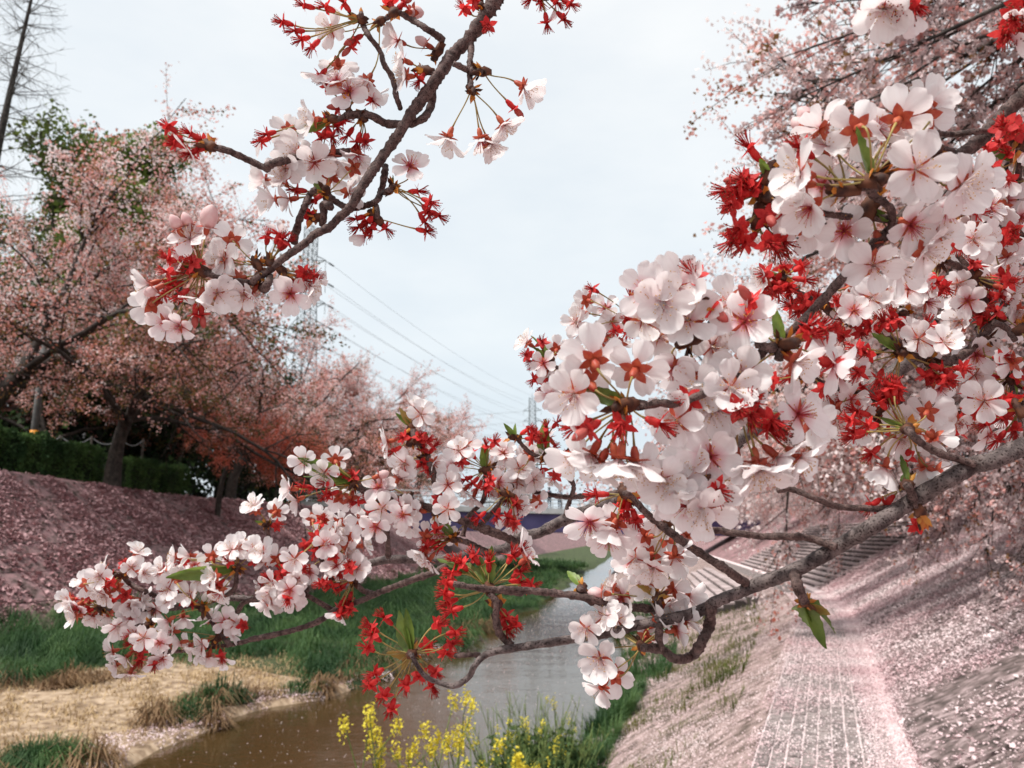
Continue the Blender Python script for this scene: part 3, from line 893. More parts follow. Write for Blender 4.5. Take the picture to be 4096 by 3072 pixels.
for i, (px, d, H, sp, lb) in enumerate([
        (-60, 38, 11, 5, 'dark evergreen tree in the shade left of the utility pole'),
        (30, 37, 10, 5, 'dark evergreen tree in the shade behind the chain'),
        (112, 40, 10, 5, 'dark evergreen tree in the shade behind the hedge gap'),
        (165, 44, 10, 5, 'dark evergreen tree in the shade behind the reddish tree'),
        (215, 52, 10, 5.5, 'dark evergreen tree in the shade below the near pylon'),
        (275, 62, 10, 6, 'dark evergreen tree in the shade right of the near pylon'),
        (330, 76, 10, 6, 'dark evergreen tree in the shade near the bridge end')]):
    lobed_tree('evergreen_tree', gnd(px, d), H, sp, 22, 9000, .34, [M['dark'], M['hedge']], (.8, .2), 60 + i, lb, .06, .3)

# bare deciduous conifer at the far left
def bare_conifer():
    r = random.Random(9)
    base = gnd(-66, 44)
    root = empty('bare_conifer', base)
    tag(root, 'tall leafless conifer with drooping fine twigs against the sky', 'tree')
    H = 37.0
    V, F = [], []
    tp, tr = catmull([Vector((0, 0, -.3)), Vector((.5, 0, H * .5)), Vector((2.0, 0, H))], [.5, .28, .03], .8)
    tube(V, F, tp, tr, 8, .08, 2, 1)
    link('trunk', mesh('trunk', V, F, M['trunk']), root)
    V, F, V2, F2 = [], [], [], []
    for i in range(150):
        f = r.uniform(.36, .985); k = min(len(tp) - 2, int(f * (len(tp) - 1)))
        az = r.uniform(0, 6.28)
        d = Vector((math.cos(az), math.sin(az), r.uniform(-.15, .35)))
        ln = (1 - f) * 9.0 * r.uniform(.6, 1.1) + 1.0
        p, ra = walk(r, tp[k], d, ln, .3, -.10, .05, .030 + .02 * (1 - f), .009)
        tube(V, F, p, ra, 4, cap=False)
        for j in range(int(ln * 5)):
            kk = r.randrange(1, len(p) - 1)
            dd = ((p[kk + 1] - p[kk]).normalized() * .6 + rvec(r) * .5 + Vector((0, 0, -.45))).normalized()
            q, ra2 = walk(r, p[kk], dd, r.uniform(.3, 1.1), .25, .05, .1, .009, .005)
            tube(V2, F2, q, ra2, 3, cap=False)
    link('limbs', mesh('limbs', V, F, M['trunk_grey']), root)
    link('twigs', mesh('twigs', V2, F2, M['trunk_grey']), root)['kind'] = 'stuff'
bare_conifer()

# ------------------------------------------------------------------ hedges
def hedge(u0, u1, s0, s1, h, n, label, seed):
    r = random.Random(seed)
    c = P((u0 + u1) / 2, (s0 + s1) / 2, tz((u0 + u1) / 2, s0))
    root = empty('hedge', c); tag(root, label, 'hedge', 'clipped hedges on the left bank')
    u = u0 + (u1 - u0) * nrng.random(n); q = nrng.random(n)
    face = nrng.random(n)
    s = np.where(face < .38, s1, s0 + (s1 - s0) * q)
    hh = np.where(face < .38, h * nrng.random(n), np.where(face < .85, h, h * nrng.random(n)))
    bumps = .10 * np.sin(u * 3.1 + s) + .07 * np.sin(u * 7.3) + .05 * np.sin(hh * 9 + u * 5)
    hh = hh * (1 + .06 * np.sin(u * 1.7) + .04 * np.sin(u * 5.3))
    z = ztl(u) + hh + nrng.normal(size=n) * .05
    C = PA(u, s + bumps + nrng.normal(size=n) * .06, z)
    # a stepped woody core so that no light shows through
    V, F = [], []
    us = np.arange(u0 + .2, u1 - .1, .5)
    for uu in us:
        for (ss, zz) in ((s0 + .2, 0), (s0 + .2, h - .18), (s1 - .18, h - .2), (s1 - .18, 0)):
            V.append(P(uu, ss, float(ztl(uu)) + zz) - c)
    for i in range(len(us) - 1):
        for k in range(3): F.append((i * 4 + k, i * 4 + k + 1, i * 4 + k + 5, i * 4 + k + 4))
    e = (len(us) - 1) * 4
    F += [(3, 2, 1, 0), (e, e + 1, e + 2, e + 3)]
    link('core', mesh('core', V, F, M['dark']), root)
    Q = rand_quads(C - np.array(c), .085 * (.6 + .8 * nrng.random(n)))
    link('foliage', quad_mesh('foliage', Q, M['hedge']), root)
hedge(10.0, 28.5, -26.6, -25.3, 1.5, 26000, 'long clipped dark green hedge before the utility pole', 1)
hedge(29.3, 34.0, -26.6, -25.2, 1.35, 9000, 'shorter clipped green hedge right of the cherry trunk', 2)

# ------------------------------------------------------------------ utility pole, chain, pale house on the left bank
M['pole'] = mat_noise('pole_concrete', (.10, .10, .10), (.17, .165, .16), 6, .8)
M['orange'] = mat_noise('orange_sleeve', (.62, .22, .02), (.74, .32, .03), 12, .6)
M['steel'] = mat_noise('galvanised_steel', (.28, .29, .30), (.42, .43, .44), 20, .5, spec=.5)
M['white'] = mat_noise('white_wall', (.62, .62, .60), (.78, .77, .74), 1.2, .8, bump=.1)
M['roof'] = mat_noise('grey_roof', (.10, .10, .11), (.17, .17, .18), 3, .7)
M['glass'] = mat_noise('dark_window', (.03, .04, .05), (.06, .07, .08), 2, .1, spec=.8)
pp = gnd(22.5, 30.5, 5.0)
root = empty('utility_pole', pp); tag(root, 'grey utility pole with an orange sleeve behind the hedge', 'pole')
V, F = [], []; bar(V, F, (0, 0, -.3), (0, 0, 6.5), .15, 12, .12); link('shaft', mesh('shaft', V, F, M['pole']), root)
V, F = [], []; bar(V, F, (0, 0, .9), (0, 0, 2.35), .165, 12, .162); link('sleeve', mesh('sleeve', V, F, M['orange']), root)
posts = [gnd(22.5, 31.2, 5.0), gnd(50, 31.2, 5.0), gnd(82, 31.5, 5.0), gnd(112, 31.8, 5.0), gnd(135, 32.5, 5.0)]
root = empty('chain_barrier', posts[1]); tag(root, 'sagging chain hung between short dark posts behind the hedge', 'barrier')
for p in posts:
    V, F = [], []; bar(V, F, p - posts[1] - UP * .2, p - posts[1] + UP * 2.25, .05, 8); link('post', mesh('post', V, F, M['trunk_grey']), root)
for a, b_ in zip(posts[:-1], posts[1:]):
    for hz in (2.2, 1.5):
        pts = [a.lerp(b_, t) - posts[1] + UP * (hz - .28 * (1 - (2 * t - 1) ** 2)) for t in np.linspace(0, 1, 12)]
        V, F = [], []; tube(V, F, pts, [.022] * 12, 5); link('chain', mesh('chain', V, F, M['steel']), root)
hp = gnd(66, 41.0, 4.9)
root = empty('small_house', hp); tag(root, 'small pale house glimpsed between dark trunks behind the hedge', 'house')
V, F = [], []; box(V, F, (-1.6, 0, -.2), (1.6, 4, 2.9)); link('wall', mesh('wall', V, F, M['white'], smooth=False), root)
V = [(-2, -.4, 2.9), (2, -.4, 2.9), (2, 4.4, 2.9), (-2, 4.4, 2.9), (-2, 2, 4.2), (2, 2, 4.2)]
link('roof', mesh('roof', V, [(0, 1, 5, 4), (2, 3, 4, 5), (1, 2, 5), (3, 0, 4), (3, 2, 1, 0)], M['roof'], smooth=False), root)
V, F = [], []; box(V, F, (-.5, -.04, 1.1), (.5, .02, 2.1)); link('window', mesh('window', V, F, M['glass'], smooth=False), root)

# ------------------------------------------------------------------ transmission towers and wires
M['lattice'] = mat_noise('tower_steel', (.11, .12, .125), (.20, .21, .215), 1, .6, spec=.4)
M['insulator'] = mat_noise('insulator_grey', (.10, .11, .12), (.16, .17, .18), 3, .4)
M['wire'] = mat_noise('conductor', (.30, .32, .34), (.40, .42, .44), 1, .5)
def tower(px, d, ztop, wtop, wbase, arm, levels, turn, label, panels=15):
    base = gnd(px, d, 4.8)
    root = empty('transmission_tower', base); tag(root, label, 'pylon', 'steel lattice pylons')
    root.rotation_euler = (0, 0, turn)
    H = ztop - 4.8
    def half(f): return .5 * (wbase + (wtop - wbase) * min(1, f * 1.15)) if f < .87 else .5 * wtop
    for sx in (-1, 1):
        for sy in (-1, 1):
            V, F = [], []
            for k in range(panels):
                f0, f1 = k / panels, (k + 1) / panels
                bar(V, F, (sx * half(f0), sy * half(f0), f0 * H), (sx * half(f1), sy * half(f1), f1 * H), .10)
            link('leg', mesh('leg', V, F, M['lattice'], smooth=False), root)
    V, F = [], []
    for k in range(panels * 2):
        f0, f1 = k / panels / 2, (k + 1) / panels / 2
        h0, h1 = half(f0), half(f1)
        c0 = [(-h0, -h0), (h0, -h0), (h0, h0), (-h0, h0)]; c1 = [(-h1, -h1), (h1, -h1), (h1, h1), (-h1, h1)]
        for i in range(4):
            j = (i + 1) % 4
            bar(V, F, (*c0[i], f0 * H), (*c1[j], f1 * H), .055, 3)
            bar(V, F, (*c0[j], f0 * H), (*c1[i], f1 * H), .055, 3)
            bar(V, F, (*c1[i], f1 * H), (*c1[j], f1 * H), .05, 3)
    o = link('bracing', mesh('bracing', V, F, M['lattice'], smooth=False), root); o["kind"] = "stuff"
    V, F = [], []
    bar(V, F, (0, 0, H - 1), (0, 0, H + 2.2), .09, 4); link('peak', mesh('peak', V, F, M['lattice'], smooth=False), root)
    tips = []
    rot = Matrix.Rotation(turn, 3, 'Z')
    for lv in levels:
        for sx in (-1, 1):
            V, F = [], []
            h = half(lv); z = lv * H
            for sy in (-1, 1):
                bar(V, F, (sx * h, sy * h, z), (sx * (h + arm), 0, z + .2), .09, 4)
                bar(V, F, (sx * h, sy * h, z + 1.5), (sx * (h + arm), 0, z + .25), .07, 4)
            bar(V, F, (sx * (h + arm), 0, z + .3), (sx * (h + arm), 0, z - 2.0), .06, 4)
            link('crossarm', mesh('crossarm', V, F, M['lattice'], smooth=False), root)
            tips.append((root, Vector((sx * (h + arm), 0, z + .1)), base + rot @ Vector((sx * (h + arm), 0, z + .1))))
    return tips
line_dir = gnd(533, 330) - gnd(296, 140)
turn = math.atan2(line_dir.y, line_dir.x) - math.pi / 2
tA = tower(296, 140, 62.0, 1.9, 5.2, 2.4, [.50, .575, .65, .725, .80, .875], turn, 'nearer tall steel lattice pylon rising behind the left pink trees', 17)
tB = tower(533, 330, 62.5, 2.6, 6.0, 2.6, [.58, .66, .74, .82, .90], turn * .6, 'farther steel lattice pylon beyond the bridge, half hidden by blossom')
def wire(a, b_, sag, label, n=14, r=.034):
    pts = [a.lerp(b_, t) - UP * sag * (1 - (2 * t - 1) ** 2) for t in np.linspace(0, 1, n)]
    c = a.copy()
    V, F = [], []; tube(V, F, [q - c for q in pts], [r] * n, 4, cap=False)
    o = link('power_line', mesh('power_line', V, F, M['wire']), None, c)
    return tag(o, label, 'wire')
k = 0
fw = line_dir.normalized()
for i, (root, loc, w) in enumerate(tA):
    tgt = tB[min(i, len(tB) - 1)][2]
    if i // 2 >= 5: tgt = tB[8 + i % 2][2] + UP * 5
    d1 = (tgt - w).normalized()
    inv = Matrix.Rotation(-turn, 3, 'Z')
    V, F = [], []
    for kk in range(9):
        a = loc + inv @ (d1 * (1.4 + kk * .22)); b_ = loc + inv @ (d1 * (1.4 + kk * .22 + .12))
        bar(V, F, a, b_, .17, 8)
    bar(V, F, loc, loc + inv @ (d1 * 3.6), .07, 4)
    link('insulator', mesh('insulator', V, F, M['insulator']), root)
    o = wire(w + d1 * 3.5, tgt, 3.0, 'thin power line strung from the nearer pylon to the farther pylon')
    o["group"] = 'wires between the two pylons'
for i in range(0, 12, 2):
    w = tA[i][2]
    o = wire(w, w + Vector((-150, -22, -4)), 4, 'thin power line leading from the nearer pylon out over the green treetops')
    o["group"] = 'wires left of the nearer pylon'
for i in range(0, 10):
    w = tB[i][2]
    o = wire(w, w + Vector((-190, -10 - i * 6, 6 - i * .6)), 7, 'thin power line leading from the farther pylon over the left pink trees')
    o["group"] = 'wires left of the farther pylon'

# ------------------------------------------------------------------ bridge
M['purple'] = mat_noise('purple_blue_girder', (.085, .075, .20), (.13, .115, .27), .8, .6, detail=4)
M['pale'] = mat_noise('pale_concrete', (.46, .48, .48), (.58, .60, .60), 1.5, .8)
bc = Vector((5.0, 64.0, 5.25))
root = empty('road_bridge', bc); root.rotation_euler = (0, R(1.0), R(16))
tag(root, 'low bridge with purple girder and pale deck crossing the river', 'bridge')
V, F = [], []; box(V, F, (-22, 0, -.42), (26, 7, 0)); link('deck', mesh('deck', V, F, M['pale'], smooth=False), root)
V, F = [], []; box(V, F, (-21.5, .35, -1.85), (25.5, .75, -.425)); g = link('girder', mesh('girder', V, F, M['purple'], smooth=False), root)
V, F = [], []; box(V, F, (-21.5, 5.8, -1.85), (25.5, 6.2, -.425)); link('girder', mesh('girder', V, F, M['purple'], smooth=False), root)
for x in (-22.5, 22.5):
    V, F = [], []; box(V, F, (x - 1.5, .1, -6.5), (x + 1.5, 6.9, -1.87)); link('abutment', mesh('abutment', V, F, M['concrete'], smooth=False), root)
for y in (.15, 6.85):
    for z in (1.05, .72, .4, .12):
        V, F = [], []; bar(V, F, (-22, y, z), (26, y, z), .03 if z < 1 else .045, 6); link('rail', mesh('rail', V, F, M['steel']), root)
    V, F = [], []; bar(V, F, (0, 0, 0), (0, 0, 1.05), .045, 6)
    pm = mesh('post', V, F, M['steel'])
    for i in range(33):
        link('post', pm, root, (-22 + i * 1.5, y, 0))

def person(loc, turn, label, coat, trousers, h=1.68):
    """standing figure: one skinned body, coat and hair as clothing"""
    k = h / 1.7
    vs = [(0, 0, .92), (0, 0, 1.12), (0, .01, 1.36), (0, 0, 1.47), (0, -.01, 1.58), (0, -.01, 1.66),
          (.09, 0, .86), (.10, -.02, .48), (.10, .02, .07), (.10, -.12, .03),
          (-.09, 0, .86), (-.11, .05, .48), (-.11, .10, .07), (-.11, -.03, .03),
          (.18, 0, 1.38), (.23, .02, 1.12), (.22, -.08, .88), (-.18, 0, 1.38), (-.23, .02, 1.12), (-.22, -.06, .88)]
    es = [(0, 1), (1, 2), (2, 3), (3, 4), (4, 5), (0, 6), (6, 7), (7, 8), (8, 9), (0, 10), (10, 11), (11, 12), (12, 13), (2, 14), (14, 15), (15, 16), (2, 17), (17, 18), (18, 19)]
    rad = [.13, .12, .14, .055, .095, .08, .09, .065, .045, .04, .09, .065, .045, .04, .06, .045, .035, .06, .045, .035]
    me = bpy.data.meshes.new('body')
    me.from_pydata([tuple(c * k for c in v) for v in vs], es, [])
    me.materials.append(trousers)
    o = link('person', me, None, loc); o.rotation_euler = (0, 0, turn)
    sk = o.modifiers.new('skin', 'SKIN')
    for v, rr in zip(me.skin_vertices[0].data, rad): v.radius = (rr * k, rr * k)
    me.skin_vertices[0].data[0].use_root = True
    o.modifiers.new('sub', 'SUBSURF').levels = 1
    V, F = [], []
    tube(V, F, [Vector((0, 0, z)) * k for z in (.78, .95, 1.12, 1.32, 1.44)], [.19 * k, .165 * k, .16 * k, .19 * k, .10 * k], 10)
    link('jacket', mesh('jacket', V, F, coat), o)
    V, F = [], []
    tube(V, F, [Vector((0, .015, z)) * k for z in (1.60, 1.66, 1.72, 1.755)], [.108 * k, .112 * k, .09 * k, .03 * k], 10)
    link('hair', mesh('hair', V, F, M['trunk']), o)
    tag(o, label, 'person')
M['navy'] = mat_noise('navy_cloth', (.02, .025, .05), (.04, .05, .08), 20, .9)
M['greyc'] = mat_noise('grey_cloth', (.20, .21, .24), (.30, .31, .34), 20, .9)
def on_bridge(px):
    best = None
    for t in np.linspace(-20, 24, 200):
        w = Matrix.Translation(bc) @ Matrix.Rotation(R(16), 4, 'Z') @ Matrix.Rotation(R(1.0), 4, 'Y') @ Vector((t, .7, 0))
        v = CAMROT.transposed() @ (w - EYE)
        x = 512 + FPX * v.x / -v.z
        if best is None or abs(x - px) < best[0]: best = (abs(x - px), w)
    return best[1]
person(on_bridge(549.5), .6, 'person in dark clothes standing at the bridge railing', M['navy'], M['navy'])
person(on_bridge(561), -.4, 'person in grey jacket standing on the bridge', M['greyc'], M['navy'], 1.6)

# ------------------------------------------------------------------ flowering mustard plants on the verge
M['must'] = bl('mustard_leaf', (.035, .075, .025), (.10, .165, .055), .3, 6)
M['yellow'] = bl('mustard_flower', (.66, .55, .04), (.80, .70, .09), .3, 6)
M['mstem'] = mat_noise('mustard_stem', (.08, .13, .035), (.16, .20, .06), 20, .6)
def mustard(u, s, h, nst, spread, nleaf, nflow, seed, label, heads=1.0):
    r = random.Random(seed)
    b0 = P(u, s, tz(u, s))
    root = empty('mustard_plant', b0); tag(root, label, 'plant', 'flowering mustard plants by the water')
    for i in range(nst):
        az = r.uniform(0, 6.28); q = r.random() ** .6 * spread
        V, F = [], []
        p, ra = walk(r, Vector((math.cos(az) * q * .35, math.sin(az) * q * .35, -.05)), Vector((math.cos(az) * q, math.sin(az) * q, h)), h * r.uniform(.7, 1.05), .08, 0, .035, .008, .0035)
        tube(V, F, p, ra, 5)
        tops = [p[-1]]
        for j in range(3):
            kk = int(len(p) * r.uniform(.55, .9)); kk = min(kk, len(p) - 2)
            q2, rb = walk(r, p[kk], (UP + rvec(r) * .35), h * r.uniform(.10, .22), .06, 0, .04, .004, .0025)
            tube(V, F, q2, rb, 4); tops.append(q2[-1])
        st = link('stem', mesh('stem', V, F, M['mstem']), root)
        # leaves along the stem
        C, Nn, szs = [], [], []
        for j in range(nleaf):
            t = r.random() ** 1.3 * .75
            c = p[int(t * (len(p) - 1))]
            for w in range(2):
                d = Vector((r.gauss(0, 1), r.gauss(0, 1), r.uniform(-.2, .6))).normalized()
                C.append(tuple(c + d * r.uniform(.03, .13) * (1.2 - t))); szs.append(r.uniform(.07, .17) * (1.15 - t))
        if C:
            Q = rand_quads(np.array(C), np.array(szs), aspect=.72)
            link('leaves', quad_mesh('leaves', Q, M['must']), root)
        if r.random() < heads:
            for tp_ in tops[:r.randint(1, 4)]:
                C = np.array(tp_)[None] + nrng.normal(size=(nflow, 3)) * np.array([.016, .016, .032])
                Q = rand_quads(C, .021 * (.7 + .6 * nrng.random(nflow)))
                link('flower_head', quad_mesh('flower_head', Q, M['yellow']), root)['kind'] = 'stuff'
for i, (u, s, h) in enumerate([(4.25, -2.62, 1.50), (4.45, -2.45, 1.62), (4.75, -2.5, 1.48), (4.55, -2.75, 1.38), (4.95, -2.30, 1.35), (4.20, -2.35, 1.30)]):
    mustard(u, s, h * 1.04, 7, .34, 9, 60, 100 + i, 'tall mustard plant full of yellow flowers standing before the open water')
for i, (u, s, h, sp) in enumerate([(7.0, -3.2, .95, .75), (7.9, -3.15, 1.0, .8), (8.8, -3.2, 1.05, .8), (9.7, -3.3, 1.0, .7), (8.2, -2.8, .75, .7), (7.2, -2.75, .75, .7), (9.3, -2.9, .7, .6)]):
    mustard(u, s, h * 1.3, 26, sp, 90, 16, 140 + i, 'leafy mustard plant with few yellow flowers at the right water edge', .13)
# ------------------------------------------------------------------ blossom pieces (shared meshes)
def petal_mesh(seed, mat, L=.0166, W=.0134):
    r = random.Random(seed)
    ts = [0, .1, .24, .42, .6, .76, .89, 1.0]
    ws = [.10, .20, .48, .78, .97, 1.0, .80, .46]
    xs = [-1, -.66, -.33, 0, .33, .66, 1]
    cup, curl, wob, notch = r.uniform(.10, .34), r.uniform(-.22, .20), r.uniform(.02, .07), r.uniform(.05, .13)
    asym = r.uniform(-.08, .08); ph = r.uniform(0, 6)
    V, F = [], []
    for t, w in zip(ts, ws):
        for x in xs:
            hw = w * W * .5 * (1 + asym * (1 if x > 0 else -1))
            X = x * hw
            Y = L * (t - notch * t ** 5 * math.exp(-(x / .30) ** 2) - .03 * t ** 4 * abs(x))
            Z = L * (cup * (x * w) ** 2 * .55 + curl * t * t + wob * math.sin(4.5 * x + ph) * t + .018 * math.sin(11 * x + ph * 2 + 5 * t) * t * t)
            V.append((X, Y, Z))
    n = len(xs)
    for i in range(len(ts) - 1):
        for j in range(n - 1):
            F.append((i * n + j, i * n + j + 1, (i + 1) * n + j + 1, (i + 1) * n + j))
    return mesh('petal', V, F, mat)
PET_W = [petal_mesh(i, M['petal']) for i in range(10)]
PET_O = [petal_mesh(i + 50, M['petal_old']) for i in range(8)]
def stamen_mesh(seed, fil, anth, n=22, L=.0105, spread=.75, droop=0.0, thick=.00017):
    r = random.Random(seed)
    V, F, mi = [], [], []
    for i in range(n):
        a = r.uniform(0, 6.28); sp = spread * math.sqrt((i + .5) / n) * r.uniform(.8, 1.15)
        d = Vector((math.cos(a) * math.sin(sp), math.sin(a) * math.sin(sp), math.cos(sp)))
        l = L * r.uniform(.72, 1.1)
        p0 = Vector((d.x, d.y, 0)) * .0013
        p1 = p0 + d * l * .55
        p2 = p0 + (d + Vector((d.x, d.y, -.1)) * r.uniform(-.1, .25)).normalized() * l
        f0 = len(F)
        bar(V, F, p0, p1, thick, 3); bar(V, F, p1, p2, thick, 3, thick * .8)
        mi += [0] * (len(F) - f0)
        f0 = len(F)
        ar = .00042
        b = len(V)
        for o in ((ar, 0, 0), (-ar, 0, 0), (0, ar, 0), (0, -ar, 0), (0, 0, ar * 1.2), (0, 0, -ar)):
            V.append(p2 + Vector(o))
        F += [(b, b+2, b+4), (b+2, b+1, b+4), (b+1, b+3, b+4), (b+3, b, b+4), (b+2, b, b+5), (b+1, b+2, b+5), (b+3, b+1, b+5), (b, b+3, b+5)]
        mi += [1] * 8
    return mesh('stamens', V, F, [fil, anth], mi)
ST_Y = [stamen_mesh(i, M['filament_pale'], M['anther']) for i in range(4)]
ST_P = [stamen_mesh(i + 10, M['filament_red'], M['anther']) for i in range(4)]
ST_R = [stamen_mesh(i + 20, M['red'], M['anther_dark'], 22, .0088, .55, thick=.00028) for i in range(5)]

def sepal(V, F, a, length, width, refl, z0=0.0, r0=.0017):
    """one pointed sepal, reflexed by `refl` (radians below the mouth plane)"""
    u = Vector((math.cos(a), math.sin(a), 0)); w = Vector((-math.sin(a), math.cos(a), 0))
    b = len(V)
    c, s_ = math.cos(refl), -math.sin(refl)
    def p(t, x): return u * (r0 + length * t * c) + Vector((0, 0, z0 + length * t * s_ - .0006 * abs(x))) + w * (x * width)
    V += [p(0, -.5), p(0, .5), p(.42, .62), p(.42, -.62), p(.75, .34), p(.75, -.34), p(1.0, 0), p(.42, 0) + Vector((0, 0, -.0005))]
    F += [(b, b+1, b+2, b+7), (b, b+7, b+3), (b+3, b+7, b+5), (b+7, b+2, b+4), (b+7, b+4, b+6), (b+7, b+6, b+5)]
def stalk_mesh(name, spur_l, red, seed):
    """calyx tube, five sepals and the pedicel back to the spur, in the flower's own frame (axis +Z)"""
    r = random.Random(seed)
    V, F, mi = [], [], []
    tl = .0085 * r.uniform(.9, 1.15)
    tube(V, F, [Vector((0, 0, z)) for z in (-tl, -tl * .9, -tl * .55, -tl * .2, 0.0)], [.0008, .0016, .0024, .0021, .0027 if red else .0023], 7)
    ph = r.uniform(0, 6.28)
    for k in range(5):
        sepal(V, F, ph + k * 2 * math.pi / 5 + r.uniform(-.12, .12), r.uniform(.0062, .0080), .0042, (r.uniform(-.35, .7) if red else r.uniform(-.1, .35)))
    mi += [0] * len(F)
    f0 = len(F)
    a = Vector((0, 0, -tl))
    dist = (spur_l - a).length
    c1 = a + Vector((0, 0, -dist * .42))
    c2 = spur_l + (a - spur_l) * .35 + Vector((r.uniform(-.1, .1), r.uniform(-.1, .1), 0)) * dist
    pts = []
    for i in range(8):
        t = i / 7
        pts.append(a * (1 - t) ** 3 + c1 * 3 * t * (1 - t) ** 2 + c2 * 3 * t * t * (1 - t) + spur_l * t ** 3)
    tube(V, F, pts, [.0008, .00062, .00055, .00052, .00052, .00055, .0006, .0008], 5)
    mi += [1] * (len(F) - f0)
    return mesh(name, V, F, [M['red'] if red else M['calyx'], M['pedicel']], mi)
def bud_mesh(seed, mat, L=.013, r0=.0048):
    rr = random.Random(seed)
    V, F = [], []
    zs = [0, .08, .25, .5, .75, .92, 1.0]; rs = [.3, .62, .92, 1.0, .78, .4, .08]
    n = 12
    for z, q in zip(zs, rs):
        for k in range(n):
            a = 2 * math.pi * k / n + z * .9
            w = 1 + .10 * math.sin(2.5 * a + z * 3) * (z > .1)
            V.append((math.cos(a) * q * r0 * w, math.sin(a) * q * r0 * w, z * L))
    for i in range(len(zs) - 1):
        for k in range(n):
            F.append((i * n + k, i * n + (k + 1) % n, (i + 1) * n + (k + 1) % n, (i + 1) * n + k))
    F.append(tuple(range((len(zs) - 1) * n, len(zs) * n)))
    return mesh('bud_petals', V, F, mat)
BUDS = [bud_mesh(i, M['bud']) for i in range(3)]
BUDS_R = [bud_mesh(i, M['bud_red'], .0095, .0024) for i in range(2)]
def leaf_mesh(seed, mat, L=.030, W=.011, fold=.75):
    """folded young leaf with toothed edge, base at origin, along +Y"""
    r = random.Random(seed)
    V, F = [], []
    n = 11
    bend = r.uniform(-.25, .3); tw = r.uniform(-.4, .4)
    for i in range(n):
        t = i / (n - 1)
        w = W * .5 * (math.sin(math.pi * min(1, t ** .8)) ** .8 * (1 - .25 * t)) + .0003
        if i % 2 and 0 < i < n - 1: w *= 1.13
        f = fold * (1 - .5 * t)
        for sx in (-1, -.5, 0, .5, 1):
            x = sx * w * math.cos(f); z = abs(sx) * w * math.sin(f) + L * bend * t * t + .0005 * math.sin(9 * t * 3 + sx) * abs(sx)
            c, s_ = math.cos(tw * t), math.sin(tw * t)
            V.append((x * c - z * s_ * .3, L * t, z * c + x * s_))
    for i in range(n - 1):
        for j in range(4):
            F.append((i * 5 + j, i * 5 + j + 1, (i + 1) * 5 + j + 1, (i + 1) * 5 + j))
    return mesh('leaf', V, F, mat)
LEAF = [leaf_mesh(i, M['leaf'], fold=f) for i, f in enumerate((.9, .6, 1.1, .75))]
LEAF_B = [leaf_mesh(i + 9, M['leaf_bronze'], fold=f) for i, f in enumerate((1.0, .7))]
def spur_mesh(seed, big=1.0):
    """knobbly spur with a bunch of brown and orange bud scales, pointing +Z"""
    r = random.Random(seed)
    V, F, mi = [], [], []
    tube(V, F, [Vector((0, 0, z)) * big for z in (-.006, -.003, 0, .003, .006, .0085)], [.0024 * big, .0030 * big, .0034 * big, .0030 * big, .0026 * big, .0012 * big], 9, .55, seed * 3.1, 500)
    mi += [0] * len(F)
    for k in range(9):
        a = r.uniform(0, 6.28); z = r.uniform(-.001, .006) * big
        f0 = len(F)
        d = Vector((math.cos(a), math.sin(a), r.uniform(.3, 1.6))).normalized()
        w = d.cross(UP).normalized()
        o = Vector((math.cos(a), math.sin(a), 0)) * .0022 * big + Vector((0, 0, z))
        nn = d.cross(w).normalized()
        l, wd = r.uniform(.004, .0078) * big, r.uniform(.0016, .0028) * big
        b = len(V)
        V += [o - w * wd * .5, o + w * wd * .5, o + d * l * .55 + w * wd * .62, o + d * l * .55 - w * wd * .62, o + d * l + nn * .0006, o + d * l * .5 + nn * .0011]
        F += [(b, b+1, b+5), (b+1, b+2, b+5), (b+2, b+4, b+5), (b+4, b+3, b+5), (b+3, b, b+5)]
        mi += [1 if r.random() < .62 else 0] * (len(F) - f0)
    return mesh('spur', V, F, [M['scale_dark'], M['scale']], mi)
SPURS = [spur_mesh(i) for i in range(6)]

def frame(c, n, roll):
    n = n.normalized()
    q = n.to_track_quat('Z', 'Y')
    return Matrix.Translation(c) @ q.to_matrix().to_4x4() @ Matrix.Rotation(roll, 4, 'Z')
CAMBACK = CAMROT @ Vector((0, 0, 1))   # from the scene towards the eye
CR_, CU_ = CAMROT @ Vector((1, 0, 0)), CAMROT @ Vector((0, 1, 0))

REG = {f'R{i+1}{j+1}': (ox, oy) for i, oy in enumerate((0, 800, 1500, 2172)) for j, ox in enumerate((0, 1000, 2000, 2896))}
ZS = 2212 / 1200
def zpx(reg, x, y):
    ox, oy = REG[reg]
    return (ox + x / ZS) / 4, (oy + y / ZS) / 4

